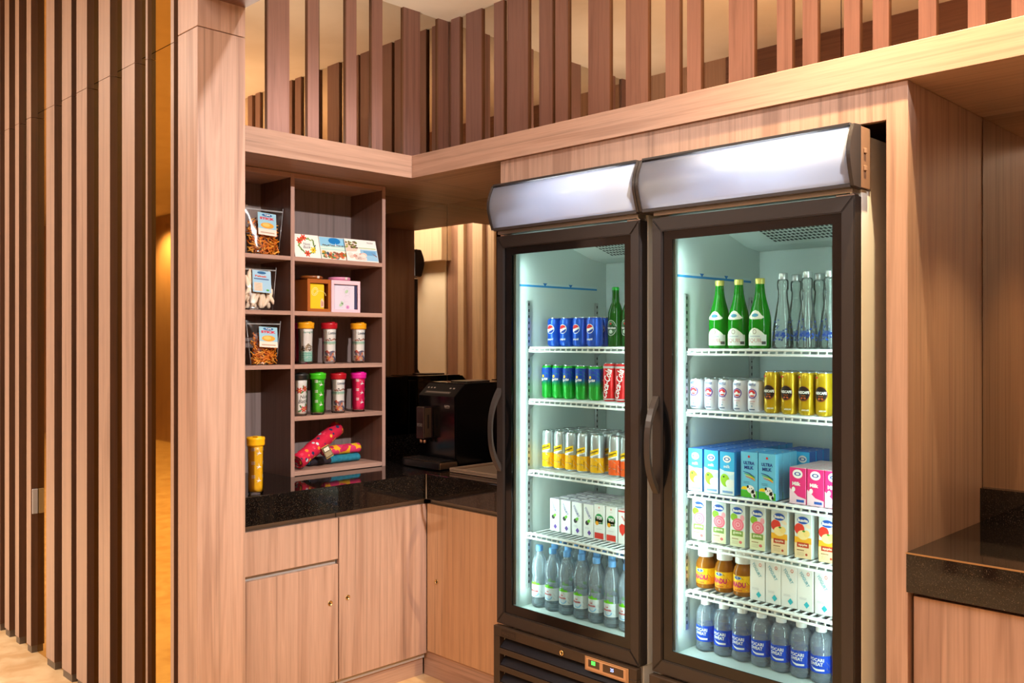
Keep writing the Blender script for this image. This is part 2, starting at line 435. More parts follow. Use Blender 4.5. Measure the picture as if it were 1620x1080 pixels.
# mirrors: left wall and back wall, above the beams and under the soffit
def mirrors(parent, axis, plane, spans, z0, z1):
    for a, b in spans:
        if axis == 'x': MB().box(plane-.02, plane, a+.0015, b-.0015, z0, z1, bronze_mirror).build('mirror_panel', parent)
        else: MB().box(a+.0015, b-.0015, plane, plane+.02, z0, z1, bronze_mirror).build('mirror_panel', parent)
wb = bpy.data.objects['wall_back']
mirrors(wl, 'x', XM, [(1.625, 2.4), (2.4, YM)], ZB1-.02, ZC)
mirrors(wb, 'y', YM, [(XM-.02, -2.6), (-2.6, -1.5), (-1.5, -.4), (-.4, .7), (.7, 2.2)], ZB1-.02, ZC)
mirrors(wl, 'x', XM, [(2.64, YM)], -.48, ZB0)
mirrors(wb, 'y', YM, [(XM, -2.66)], -.48, ZB0)
mirrors(wb, 'y', YM, [(-1.0195, 0.6), (.6, 2.2)], -.478, ZB0)

# upper slats
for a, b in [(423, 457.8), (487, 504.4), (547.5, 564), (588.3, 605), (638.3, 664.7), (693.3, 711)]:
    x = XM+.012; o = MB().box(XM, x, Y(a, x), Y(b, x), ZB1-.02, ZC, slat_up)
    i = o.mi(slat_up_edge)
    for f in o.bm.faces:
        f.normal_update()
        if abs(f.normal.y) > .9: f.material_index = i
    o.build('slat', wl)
for k in range(2):
    y0 = 1.66 + k*.12; MB().box(XM, XM+.012, y0, y0+.05, ZB1-.02, ZC, slat_up).build('slat', wl)
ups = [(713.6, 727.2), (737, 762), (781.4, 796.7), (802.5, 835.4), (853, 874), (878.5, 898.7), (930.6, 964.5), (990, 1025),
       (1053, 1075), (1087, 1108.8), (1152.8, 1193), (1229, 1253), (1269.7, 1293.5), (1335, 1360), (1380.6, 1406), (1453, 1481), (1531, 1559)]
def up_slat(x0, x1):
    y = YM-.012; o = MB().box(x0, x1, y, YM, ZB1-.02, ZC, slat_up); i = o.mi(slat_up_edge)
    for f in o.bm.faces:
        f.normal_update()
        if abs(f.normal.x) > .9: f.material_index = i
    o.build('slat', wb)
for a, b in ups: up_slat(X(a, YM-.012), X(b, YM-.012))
x_ = X(1600, YM-.012)
while x_ < 2.0:
    up_slat(x_, x_+.06); x_ += random.choice((.14, .19, .25))

# ------------------------------------------------------------------ fridge surround joinery
fs = thing('fridge_surround', 'warm wood housing around the two glass-door fridges', 'surround', (0, YB+.012, FLOOR))
def fsb(name, b, m=wood_z, bev=.001):
    x0, x1, y0, y1, z0, z1 = b; oy = YB+.012
    return box(name, (x0, x1, y0-oy, y1-oy, z0-FLOOR, z1-FLOOR), m, fs, bev)
yS = YB+.012
fsb('header_panel', (-2.6345, -1.082, yS, yS+.02, .632, ZB0))
fsb('side_panel', (-1.082, -1.021, yS, YM+.02, FLOOR, ZB0-.001))
fsb('side_panel', (-2.658, -2.635, yS, YM+.02, FLOOR, ZB0-.001))
fsb('top_panel', (-2.635, -1.082, yS+.02, YM+.02, .68, .70), wood_x)

# ------------------------------------------------------------------ base cabinets and worktops
CZ, CB = -.588, -.700
MB().box(XM-.05, -3.134, 1.626, YM-.001, CB, CZ, gran, .0015).build('granite_worktop')
tag(bpy.data.objects['granite_worktop'], 'black speckled granite worktop under the wooden shelf unit', 'worktop')
w2 = MB().box(-3.133, -2.66, 2.594, YM-.001, CB, CZ, gran, .0015).build('granite_worktop')
tag(w2, 'short black granite worktop carrying the coffee machine beside the fridge', 'worktop')
w3 = MB().box(-1.020, 2.2, 2.577, YM-.001, CB, CZ, gran, .0015).build('granite_worktop')
tag(w3, 'black granite worktop with thin lit edge, right of the fridges', 'worktop')
box('lit_edge', (-1.020, 2.2, 2.573, 2.577, CZ-.004, CZ), P('#B8946A', .3, .8), w3)  # light caught on the granite edge, put into a tan metallic strip
tag(box('granite_upstand', (-1.020, 2.2, YM-.02, YM-.001, CZ, -.478), gran), 'low black granite upstand behind the right-hand worktop', 'splashback')
tag(box('granite_upstand', (XM+.02, -2.66, YM-.02, YM-.001, CZ, -.478), gran), 'low black granite upstand behind the coffee machine', 'splashback')
tag(box('granite_upstand', (XM+.001, XM+.02, 2.64, YM-.021, CZ, -.478), gran), 'low black granite upstand right of the shelf unit', 'splashback')
box('joint', (-3.1338, -3.1315, 2.5922, 2.594, CB, CZ-.001), P('#A98F74', .5), w2)

def lock(x, y, z, ax, parent):
    mt = Matrix.Translation((x, y, z)) @ (Matrix.Rotation(R(90), 4, 'Y') if ax == 'x' else Matrix.Rotation(R(90), 4, 'X'))
    o = MB().lathe([(.0, 0), (.011, 0), (.011, .002), (.0085, .0035), (.0085, .002), (0, .002)], brass, 18, mt)
    o.box(-.0012, .0012, -.005, .005, .0018, .0026, blk_matt, 0, mt)
    return o.build('lock', parent)
XD = -3.155
cb = thing('base_cabinet', 'pinkish wood base cabinet with drawer above a locked door', 'cabinet', (0, 0, 0))
box('body', (XM-.05, XD-.022, 1.64, 2.143, -1.42, CB-.002), P('#B8B0A8', .5), cb)
box('drawer', (XD-.02, XD, 1.64, 2.143, -.894, -.725), wood_z, cb, .001)
d = box('door', (XD-.02, XD, 1.64, 2.143, -1.394, -.915), wood_z, cb, .001)
lock(XD, 2.104, -1.069, 'x', d)
box('plinth', (XM, XD-.035, 1.64, 2.143, FLOOR, -1.40), wood_y, cb)
cb2 = thing('base_cabinet', 'tall-door pinkish wood base cabinet in the corner, lock on its left', 'cabinet')
box('body', (XM-.05, XD-.022, 2.149, 2.618, -1.42, CB-.002), P('#B8B0A8', .5), cb2)
d = box('door', (XD-.02, XD, 2.149, 2.613, -1.394, -.725), wood_z, cb2, .001)
lock(XD, 2.190, -1.062, 'x', d)
box('plinth', (XM, XD-.035, 2.149, 2.62, FLOOR, -1.40), wood_y, cb2)
cb3 = thing('base_cabinet', 'yellower wood base cabinet below the coffee machine, beside left fridge', 'cabinet')
YD = 2.615
wood_z2 = wood('laminate_yellow_tone', 'Z', '#CDA27C', '#AC8058')
box('body', (XD+.002, -2.66, YD+.022, YM-.01, -1.42, CB-.002), P('#B8B0A8', .5), cb3)
d = box('door', (XD+.002, -2.66, YD, YD+.02, -1.385, -.725), wood_z2, cb3, .001)
lock(-3.087, YD, -1.064, 'y', d)
box('plinth', (XD-.034, -2.66, YD+.012, YD+.03, FLOOR, -1.388), wood_x, cb3)
cb4 = thing('base_cabinet', 'wood base cabinet right of the fridges under the granite', 'cabinet')
box('body', (-1.018, 2.2, 2.632, YM-.01, FLOOR, CB-.002), P('#7A5A4A', .5), cb4)
for k in range(5): box('door', (-1.012+k*.6, -.416+k*.6, 2.610, 2.630, -1.40, -.715), wood_z, cb4, .001)

# ------------------------------------------------------------------ shelf unit
XS, XSB = -3.470, -3.725
su = thing('shelf_unit', 'open wooden shelf unit holding snacks, tumblers and souvenirs', 'shelf', (0, 0, CZ))
def sb(name, b, m, bev=.0008):
    x0, x1, y0, y1, z0, z1 = b; return box(name, (x0, x1, y0, y1, z0-CZ, z1-CZ), m, su, bev)
def vpanel(y0, y1, z0=CZ, z1=.733):
    sb('upright', (XSB, XS-.002, y0+.0008, y1-.0008, z0, z1), shelf_side, 0)
    sb('upright_edge', (XS-.002, XS, y0, y1, z0, z1), shelf_post, 0)
vpanel(1.632, 1.650); vpanel(2.113, 2.132); vpanel(2.604, 2.623)
sb('back_panel', (XSB-.012, XSB, 1.632, 2.623, CZ, .733), shelf_back, 0)
for zt in (.370, .133, -.101):
    sb('shelf_board', (XSB, XS-.0005, 1.650, 2.113, zt-.018, zt), shelf_edge)
for zt in (.370, .133, -.101, -.328, -.567):
    sb('shelf_board', (XSB, XS-.0005, 2.132, 2.604, zt-.019, zt), shelf_edge)
sb('top_board', (XSB, XS-.0005, 1.650, 2.113, .712, .733), shelf_edge); sb('top_board', (XSB, XS-.0005, 2.132, 2.604, .712, .733), shelf_edge)

#SECTION2
# ------------------------------------------------------------------ glass-door fridges
W = .708
YF = 2.526
panel_lit = bpy.data.materials.new('opal_header_panel'); panel_lit.use_nodes = True
_nt = panel_lit.node_tree; _b = _nt.nodes['Principled BSDF']
_b.inputs['Base Color'].default_value = hexc('#BFC8DA'); _b.inputs['Roughness'].default_value = .14
_t = _nt.nodes.new('ShaderNodeBsdfTranslucent'); _t.inputs[0].default_value = hexc('#E6F0FF')
_x = _nt.nodes.new('ShaderNodeMixShader'); _x.inputs[0].default_value = .5
_nt.links.new(_b.outputs[0], _x.inputs[1]); _nt.links.new(_t.outputs[0], _x.inputs[2]); _nt.links.new(_x.outputs[0], _nt.nodes['Material Output'].inputs[0])
led_m = P('#E8FFFB', .5, emit=6.0, name='led_strip_dots')
def wire_shelf(parent, zt, front=.125, dip=0.0):
    """white wire shelf, front edge doubled"""
    x0, x1, y1 = .062, W-.062, .62
    o = MB(); r = .0032
    for y, z in ((front, zt-.0045), (front-.004, zt-.020), (front+.012, zt-.0045), (.30, zt-.007), (.46, zt-.007), (y1, zt-.004)):
        o.tube([(x0, y, z), (x1, y, z)], .0042 if y < .2 else .0036, wire_w, 6)
    for x in (x0, x1): o.tube([(x, front-.004, zt-.012), (x, y1, zt-.006)], .004, wire_w, 6)
    n = 21
    for k in range(1, n):
        x = x0 + (x1-x0)*k/n
        o.tube([(x, front-.004, zt-.020), (x, front+.002, zt-.003), (x, y1, zt-.0035)], .0036, wire_w, 6)
    return o.build('wire_shelf', parent)
def fridge(x0, label, shelves, read_out, hx0, hx1):
    t = thing('display_fridge', label, 'fridge', (x0, YF, FLOOR), 0, 'two glass-door drinks fridges')
    b = MB(); i0, i1 = .040, W-.040; zf, zt = .43, 2.02
    yb = .640
    b.box(0, i0, .048, .70, .375, 2.10, white_steel, .002); b.box(i1, W, .048, .70, .375, 2.10, white_steel, .002)
    b.build('cabinet_side', t)
    l = MB(); l.box(i0, i1, yb, .70, .375, 2.10, liner); l.box(i0, i1, .048, yb, zt, 2.10, liner)
    l.box(i0, i1, .060, yb, .385, zf, liner, .002)
    l.box(i0, i0+.0012, .06, yb, zf, zt, liner); l.box(i1-.0012, i1, .06, yb, zf, zt, liner); l.build('liner', t)
    mc = MB(); mc.box(.004, W-.004, .03, .69, .02, .374, white_steel, .002).build('machine_compartment', t)
    for x in (.06, W-.06):
        for y in (.08, .62): MB().lathe([(0, 0), (.022, 0), (.022, .006), (.012, .008), (.012, .022), (0, .022)], blk_matt, 12, Matrix.Translation((x, y, 0))).build('foot', t)
    # fan housing with slotted vent
    h = MB()
    pr = [(.20, 1.958), (.54, 1.857), (.638, 1.846), (.638, 2.015), (.20, 2.015)]
    h.prism(pr, 'x', i0+.002, i1-.002, liner); fh = h.build('fan_housing', t)
    v = MB(); sl = (1.857-1.958)/.34
    for ry in range(10):
        for cx in range(30):
            y = .285 + ry*.0235; x = .165 + cx*.0165 + (ry % 2)*.0 + ry*.0012
            if x > i1-.025: continue
            z = 1.958 + sl*(y-.20) - .0008
            v.face([(x, y, z), (x+.0105, y, z), (x+.0125, y+.015, z+sl*.015), (x+.002, y+.015, z+sl*.015)], P('#22302F', .7))
    v.build('vent_slots', fh, kind='stuff')
    # load line sticker on the left inner wall
    s = MB(); zl = 1.727; xx = i0+.0022
    s.box(i0+.0012, xx, .09, .575, zl-.004, zl+.004, P('#2E8FD0', .5)); s.box(i0+.0012, xx-.0004, .09, .575, zl+.004, zl+.012, P('#D4E4E8', .5))
    for y in (.24, .40): s.prism([(y-.012, zl+.014), (y+.012, zl+.014), (y, zl+.001)], 'x', i0+.001, xx+.0006, P('#2276BE', .5))
    s.build('load_line_sticker', t)
    # slotted uprights
    for side in (0, 1):
        xa, xb = (i0+.0012, i0+.009) if side == 0 else (i1-.009, i1-.0012)
        for y, z0, z1 in ((.128, .50, 1.665), (.560, .50, 1.668)):
            u = MB().box(xa, xb, y, y+.016, z0, z1, alu, .0008).build('shelf_upright', t)
            q = MB(); k = z0+.02; xs_ = xb if side == 0 else xa
            while k < z1-.02:
                q.box(xs_-.0005, xs_+.0005, y+.005, y+.011, k, k+.011, blk_matt); k += .025
            q.build('slots', u, kind='stuff')
    for zr, fr in shelves:
        zt_ = zr - FLOOR
        ws_ = wire_shelf(t, zt_, fr)
        for xa in (i0+.009, i1-.011):
            for y in (.136, .568):
                MB().prism([(y-.004, zt_-.010), (y+.055, zt_-.010), (y+.055, zt_-.014), (y, zt_-.050), (y-.004, zt_-.050)], 'x', xa, xa+.002, alu).build('bracket', ws_)
    # led strips
    for x, n in ((i0+.012, 0), (i1-.012, 1)):
        c = MB().box(x-.009, x+.009, .050, .060, .45, 1.86, P('#EFF4F3', .3), .001).build('led_channel', t)
        q = MB(); z = .47
        while z < 1.85:
            q.box(x-.0022, x+.0022, .0595, .0615, z, z+.005, led_m); z += .0155
        q.build('led_dots', c, kind='stuff')
    # door frame in four mitred bars
    dz0, dz1 = .379, 1.918; fw = .040
    def bar(name, A, B, C, D):
        """A,B outer corners, C,D inner corners (x,z)"""
        o = MB(); q = [A, B, C, D]; ct = (sum(p[0] for p in q)/4, sum(p[1] for p in q)/4)
        o.prism(q, 'y', .0, .045, blackf)
        bmesh.ops.bevel(o.bm, geom=[e for e in o.bm.edges if all(v.co.y < .001 for v in e.verts)], offset=.003, segments=2, affect='EDGES')
        return o.build(name, t)
    e = .0006
    bar('door_rail', (0+e, dz1), (W-e, dz1), (W-fw-e, dz1-fw-.007), (fw+e, dz1-fw-.007))
    bar('door_rail', (0+e, dz0), (W-e, dz0), (W-fw-e, dz0+fw+.007), (fw+e, dz0+fw+.007))
    bar('door_stile', (0, dz0+e), (0, dz1-e), (fw, dz1-fw-.007-e), (fw, dz0+fw+.007+e))
    st = bar('door_stile', (W, dz0+e), (W, dz1-e), (W-fw, dz1-fw-.007-e), (W-fw, dz0+fw+.007+e))
    gx0, gx1, gz0, gz1 = .078, W-.070, .463, 1.842; a0, a1, b0, b1 = fw-.002, W-fw+.002, dz0+fw+.004, dz1-fw-.004
    bm_ = MB(); bk = P('#0B0C0E', .12)
    for q in ((a0, gx0, b0, b1), (gx1, a1, b0, b1), (gx0, gx1, b0, gz0), (gx0, gx1, gz1, b1)):
        bm_.box(q[0], q[1], .008, .0125, q[2], q[3], bk)
    bm_.build('black_glass_border', t)
    MB().box(gx0, gx1, .009, .012, gz0, gz1, door_glass).build('door_glass', t)
    gk = MB()
    for q in ((.012, .05, dz0+.012, dz1-.012), (W-.05, W-.012, dz0+.012, dz1-.012)): gk.box(q[0], q[1], .0452, .0478, q[2], q[3], blk_matt)
    gk.build('door_gasket', t)
    for z in (1.918, ):
        hg = MB(); hg.box(W-.06, W-.004, .008, .04, 1.9185, 1.924, chrome, .001); hg.lathe([(0, 0), (.006, 0), (.006, .014), (0, .014)], chrome, 12, Matrix.Translation((W-.014, .012, 1.922)))
        hg.build('top_hinge', t)
    # bowed handle
    n = 17; pts = []
    xh = .018
    hb = MB(); zc = 1.150; L_ = .165
    outer = []; inner = []
    for k in range(n):
        s_ = -1 + 2*k/(n-1); bow = -.052*(1-abs(s_)**2.4)-.003; th = .008 + .007*abs(s_)**2
        outer.append((bow, zc + s_*L_)); inner.append((min(bow+th, 0), zc + s_*L_*.93))
    hb.prism(outer + inner[::-1], 'x', xh-.011, xh+.011, P('#332F2E', .3, name='handle_plastic'), False)
    hb.build('handle', t)
    # header light box, bowed front
    hz0, hz1 = 1.940, 2.117
    prof = [(-.030, hz0), (-.046, hz0+.045), (-.055, hz0+.085), (-.050, hz0+.125), (-.028, hz1-.002)]
    def bez(pr, sub=4):
        out = []
        for i in range(len(pr)-1):
            p0 = Vector(pr[max(i-1, 0)]); p1 = Vector(pr[i]); p2 = Vector(pr[i+1]); p3 = Vector(pr[min(i+2, len(pr)-1)])
            for k in range(sub):
                q = k/sub; out.append(tuple(.5*((2*p1)+(-p0+p2)*q+(2*p0-5*p1+4*p2-p3)*q*q+(-p0+3*p1-3*p2+p3)*q**3)))
        out.append(pr[-1]); return out
    pf = bez(prof)
    hd = bpy.data.objects.new('header_box', None); COL.objects.link(hd); hd.parent = t
    hs = MB(); hs.box(hx0+.011, hx1-.011, .035, .10, hz0+.002, hz1-.004, P('#3A3230', .45)); hs.box(hx0+.011, hx1-.011, .030, .035, hz0+.002, hz1-.004, P('#F0F0F0', .6)); hs.box(hx0+.011, hx1-.011, -.026, .10, hz1-.004, hz1-.001, P('#3A3230', .45)); hs.box(hx0+.011, hx1-.011, -.026, .10, hz0-.0005, hz0+.002, P('#3A3230', .45))
    hs.build('header_housing', hd)
    pn = MB()
    pf2 = [p for p in pf if hz0+.006 < p[1] < hz1-.006]
    pn.prism([(p[0], p[1]) for p in pf2] + [(p[0]+.005, p[1]) for p in pf2[::-1]], 'x', hx0+.011, hx1-.011, panel_lit, True)
    pn.build('light_panel', hd)
    for xa, xb in ((hx0, hx0+.011), (hx1-.011, hx1)):
        MB().prism([(p[0]-.004, p[1]) for p in pf] + [(.012, hz1+.002), (.012, hz0-.002)], 'x', xa, xb, P('#2E2928', .4)).build('end_cap', hd)
    MB().box(hx0+.011, hx1-.011, -.034, -.016, hz0-.004, hz0+.007, P('#2E2928', .4), .001).build('bottom_rail', hd)
    MB().box(hx0+.011, hx1-.011, -.036, -.014, hz1-.006, hz1+.002, P('#2E2928', .4), .001).build('top_rail', hd)
    sd = MB(); sd.box(hx1-.006, hx1-.001, .012, .075, hz0, hz1-.002, P('#7A5C46', .5), .001)
    for z in (hz0+.05, hz0+.10): sd.box(hx1-.001, hx1+.004, .03, .045, z, z+.014, P('#8A6A52', .5), .001)
    sd.build('side_bracket', hd)
    MB().box(.006, W-.006, .0, .047, 1.926, 1.9395, alu, .001).build('metal_strip', hd)
    # grille below the door
    g = MB(); gy0, gy1 = -.016, .012
    g.box(0, W, gy0, gy1, .335, .373, grillf, .0015)
    g.box(0, .034, gy0, gy1, 0.03, .335, grillf, .0015); g.box(W-.034, W, gy0, gy1, 0.03, .335, grillf, .0015)
    z = .335
    for k in range(5):
        g.box(.034, W-.034, gy0, gy1, z-.0675, z-.045, grillf, .001); z -= .0675
    g.box(.034, W-.034, gy0+.034, gy1+.028, .0, .335, blk_matt)
    gr = g.build('front_grille', t); z = .335
    for k in range(5):
        MB().prism([(gy0+.003, z-.042), (gy0+.006, z-.044), (gy1+.016, z-.006), (gy1+.013, z-.004)], 'x', .036, W-.036, P('#20222B', .4)).build('louvre', gr); z -= .0675
    p = Print(None, .0165); p.rect(.045, .339, .125, .366, P('#1F1712', .5), 0); p.text('MASTER', .085, .3525, .014, P('#3F3028', .4), 2, width=.070)
    p.build('name_plate', gr)
    lk = MB(); mt = Matrix.Translation((.365, gy0, .350)) @ Matrix.Rotation(R(90), 4, 'X')
    lk.lathe([(0, 0), (.010, 0), (.010, .004), (.006, .005), (.006, .002), (0, .002)], brass, 18, mt).box(-.0012, .0012, -.005, .005, .0018, .0045, blk_matt, 0, mt)
    lk.build('lock', gr)
    dp = MB(); xa, xb, za, zb = .478, .675, .318, .368
    dp.box(xa, xb, gy0-.003, gy0, za, zb, P('#A8805C', .3, name='control_bezel'), .001)
    dp.box(xa+.008, xb-.012, gy0-.0045, gy0-.002, za+.006, zb-.006, P('#C79A72', .25), .001)
    dp.box(xa+.018, xa+.070, gy0-.006, gy0-.004, za+.016, zb-.008, P('#4A3A2C', .3), .001)
    dp.box(xa+.085, xb-.020, gy0-.006, gy0-.004, za+.014, zb-.008, P('#4A3524', .3), .001)
    ct = dp.build('control_panel', gr)
    p = Print(None, .0225); p.rect(xa+.034, za+.026, xa+.052, zb-.010, P('#4DF25A', .4, emit=1.6), 0)
    p.text(read_out, xa+.128, za+.030, .012, P('#9CB8FF', .4, emit=2.5), 1); p.build('read_out', ct, kind='stuff')
    light('header_tube', 'AREA', (x0+W*.52, YF+.026, FLOOR+hz0+.105), (90, 0, 0), 5.2, (.88, .94, 1.0), .42, .03)
    # light of the strips
    for x, rz in ((i0+.03, 25), (i1-.03, -25)):
        la = light('fridge_strip_light', 'AREA', (x0+x, YF+.075, FLOOR+1.15), (90, 0, rz + 0), 3.6, COOL, .018, 1.35)
        la.rotation_euler = (R(90), 0, R(-rz))
        la.scale = (1, 1, 1)
    return t
XL, XR = -2.614, -1.853
SL = [(-.020, .130), (-.230, .128), (-.516, .124), (-.767, .110)]
SR = [(-.024, .128), (-.233, .122), (-.514, .128), (-.685, .120), (-.852, .118)]
fridge(XL, 'left one of the two black glass-door drinks fridges, beside the coffee machine', SL, '25', .006, .7315)
fridge(XR, 'right one of the two black glass-door drinks fridges, nearest the camera', SR, '3', -.0270, .722)
ZLs = [-.0195, -.2295, -.5155, -.7665, -1.0695]
ZRs = [-.0235, -.2325, -.5135, -.6845, -.8515, -1.0695]

# ------------------------------------------------------------------ drinks
can_top = P('#C6CACB', .25, .9, name='can_end')
def ink(h, r=.5): return P(h, r, name='print_' + h.strip('#'), spec=.25)
WHT, RED, BLU, BLK, YEL = ink('#F6F4F0'), ink('#D01C24'), ink('#1552B5'), ink('#17140F'), ink('#F7C50A')
def can(name, label, r, h, body, group, neck=None, design=None):
    t = thing(name, label, 'can', (0, 0, 0), 0, group)
    b = MB(); nk = r*.86
    b.lathe([(0, .002), (r*.78, .0), (r*.84, .002), (r, .009), (r, h-.012), (nk, h-.003)], body, 22)
    ob = b.build('can_body', t)
    c = MB(); c.lathe([(nk-.0005, h-.004), (nk+.001, h-.001), (nk, h), (nk-.002, h-.001), (nk-.004, h-.005), (0, h-.0045)], can_top, 22)
    c.box(-.004, .004, -.012, .006, h-.0045, h-.003, can_top, .001)
    c.build('can_end', t)
    if design:
        p = Print(r); design(p, r, h); p.build('printed_label', t)
    return t
def d_pepsi(p, r, h):
    c = h*.60; q = .0165
    p.ell(0, c, q*1.12, q*1.12, WHT, 1); p.ell(0, c, q, q, RED, 2, 10, 195, rot=12); p.ell(0, c, q, q, ink('#123C9C'), 2, 215, 350, rot=12)
    p.poly([(-q*.98, c-q*.02), (-q*.2, c+q*.05), (q*.9, c+q*.45), (q*.98, c+q*.1), (q*.1, c-q*.35), (-q*.8, c-q*.5)], WHT, 3)
    p.text('pepsi', 0, h*.24, .0105, WHT, 3, width=.027)
def d_sprite(p, r, h):
    p.rect(-math.pi*r*.999, h*.62, math.pi*r*.999, h-.012, ink('#0A3FA0'), 1)
    for k in range(8): p.rect(-math.pi*r*.999, h*.62-.004*(k+1), math.pi*r*.999, h*.62-.004*k, ink(['#0A49A0', '#0A5698', '#096388', '#0A7076', '#0B7D62', '#0C874E', '#0D903C', '#0E962E'][k]), 1)
    p.ell(-.005, h*.66, .006, .006, YEL, 2); p.text('Sprite', .001, h*.555, .017, ink('#103060'), 3, width=.036, rot=8, shear=.25, bold=.05); p.text('Sprite', 0, h*.56, .015, WHT, 5, width=.033, rot=8, shear=.25)
def d_cola(p, r, h):
    p.rect(-math.pi*r*.999, h-.020, math.pi*r*.999, h-.012, ink('#C9CACA', .3), 1)
    p.rect(-math.pi*r*.999, .006, math.pi*r*.999, .011, ink('#C9CACA', .3), 1)
    p.text('Coca-Cola', .002, h*.47, .026, WHT, 3, width=h*.76, rot=78, shear=.45, bold=.02)
def d_tonic(fruit):
    def f(p, r, h):
        full = math.pi*r*.999
        p.rect(-full, .007, full, h*.42, ink(fruit), 1)
        p.ell(-.006, h*.52, .006, .009, ink('#C8324A'), 2)
        p.poly([(-.026, h*.43), (.024, h*.53), (.024, h*.67), (-.026, h*.57)], YEL, 3)
        p.poly([(-.026, h*.40), (.024, h*.50), (.024, h*.53), (-.026, h*.43)], WHT, 3)
        p.text('Schweppes', -.001, h*.55, .012, ink('#3A2A10'), 4, width=.044, rot=21, bold=.03)
        p.text('TONIC WATER', 0, h*.22, .003, ink('#7A4A10'), 3, width=.026); p.text('ORIGINAL', .020, h*.2, .005, ink('#5A3A10'), 3, width=.03, rot=90)
    return f
def d_bear(p, r, h):
    q = .0145; c = h*.58
    p.ell(0, c, q*1.12, q*1.12, ink('#6B4AA0'), 1, ri=.80); p.ell(0, c, q*.82, q*.82, ink('#D8333A'), 2, 0, 180); p.ell(0, c, q*.82, q*.82, ink('#EDE6EA'), 2, 180, 360)
    p.ell(-.001, c-.002, .0055, .007, WHT, 3); p.ell(.001, c-.0075, .008, .0025, ink('#D8333A'), 4)
    p.text('NESTLE', 0, h*.86, .008, ink('#2B5DA8'), 3, width=.026); p.text('BEAR BRAND', 0, c-q*.95, .0042, ink('#6B3A90'), 3, width=.025)
    p.text('STERILIZED', 0, h*.34, .003, ink('#C84A5A'), 3, width=.022); p.text('Steril', 0, h*.27, .0035, ink('#506070'), 3)
    p.ell(0, h*.19, .003, .003, ink('#90A8C0'), 2); p.rect(-.010, h*.07, .010, h*.10, ink('#506080'), 2)
def d_coffee(p, r, h):
    q = .0215; c = h*.50
    p.ell(0, c, q, q*1.12, ink('#7A3B18'), 1); p.ell(-.001, c+.001, q*.93, q*1.02, ink('#1E100A'), 2)
    p.text('NESCAFE', 0, c+.004, .0085, WHT, 3, width=.037, bold=.04); p.text('Original', 0, c-.006, .0045, ink('#C06A2C'), 3)
    p.ell(-.005, c-.014, .004, .003, ink('#B4552A'), 3, rot=30); p.ell(.005, c-.014, .004, .003, ink('#B4552A'), 3, rot=-30)
    p.rect(-.022, h*.86, -.010, h*.90, RED, 2); p.text('#NESCAFE', .006, h*.12, .005, WHT, 3, width=.022)
def bottle(name, label, prof, mat, group, seg=22, mods=None):
    t = thing(name, label, 'bottle', (0, 0, 0), 0, group)
    MB().lathe(prof, mat, seg, mods=mods).build('bottle_body', t)
    return t
def place(proto, spots, z, desc, where, group):
    """spots: (x, y, ordinal words). the first is the prototype itself"""
    for i, (x, y, words) in enumerate(spots):
        lab = '%s, %s, %s' % (desc, words, where)
        if i == 0: proto.location = (x, y, z); proto['label'] = lab; proto['group'] = group
        else: copy_tree(proto, (x, y, z), lab)['group'] = group
def row(pxs, y, rows=1, dy=.07, dx=0.0, back=None):
    """front row from pixel columns measured in the photograph, plus rows standing behind"""
    out = []; xs_ = [X(p, y) for p in pxs]
    for r_ in range(rows):
        for i, x in enumerate(xs_):
            out.append((x + dx*(r_ % 2), y + dy*r_, '%s from left, %s row' % (ORD[i], ['front', 'second', 'third', 'fourth', 'fifth', 'sixth', 'seventh', 'eighth'][r_])))
    return out
LF, RF = 'left fridge', 'right fridge'
# left fridge, top shelf
pepsi_b = P('#0A4FC0', .28, .35, name='blue_can_lacquer')
pr = can('soda_can', '', .033, .116, pepsi_b, '', design=d_pepsi)
place(pr, row([879, 898.5, 919, 941], 2.765, 2, .068), ZLs[0], 'blue soda can', 'top shelf, '+LF, 'blue soda cans on the top shelf')
def beer():
    t = bottle('beer_bottle', '', [(0, .002), (.027, 0), (.0302, .004), (.0302, .118), (.029, .132), (.021, .158), (.0150, .172), (.0132, .205), (.0140, .218), (.0140, .224), (0, .224)], dk_green_glass, '')
    MB().lathe([(.0145, .218), (.0148, .226), (.0125, .231), (0, .231)], P('#1E9B34', .35, .3), 18).build('crown_cap', t)
    p = Print(.0302); c = .072
    p.ell(0, c, .024, .032, ink('#0E4A1C'), 1); p.ell(0, c, .0225, .030, ink('#C9D2C4'), 2, ri=.93); p.ell(0, c, .017, .023, ink('#8FA090'), 2, ri=.93)
    p.rect(-.026, c-.006, .026, c+.006, ink('#10321A'), 3); p.text('Heineken', 0, c, .0085, WHT, 4, width=.042); p.ell(0, c-.014, .008, .007, ink('#B8C4B4'), 3)
    p.poly([(math.sin(R(a))*q*.006, c+.016+math.cos(R(a))*q*.006) for a, q in zip(range(0, 360, 36), [1, .4]*5)], RED, 4)
    p.build('printed_label', t); return t
place(beer(), [(X(974, 2.785), 2.785, 'left of two'), (X(996, 2.785), 2.785, 'right of two, by door frame')], ZLs[0], 'dark green beer bottle', 'top shelf, '+LF, 'green beer bottles')
# second shelf
pr = can('soda_can', '', .0265, .135, P('#12A02C', .28, .35, name='green_can_lacquer'), '', design=d_sprite)
place(pr, row([867.5, 884, 901, 921, 942], 2.745, 2, .056), ZLs[1], 'slim green and blue soda can', 'second shelf, '+LF, 'green and blue soda cans on the second shelf')
pr = can('cola_can', '', .0275, .147, P('#D8141C', .28, .3, name='red_can_lacquer'), '', design=d_cola)
place(pr, [(x, y, w_) for x, y, w_ in row([965.5, 984.5], 2.75, 2, .06)], ZLs[1], 'slim red cola can', 'second shelf, '+LF, 'red cola cans on the second shelf')
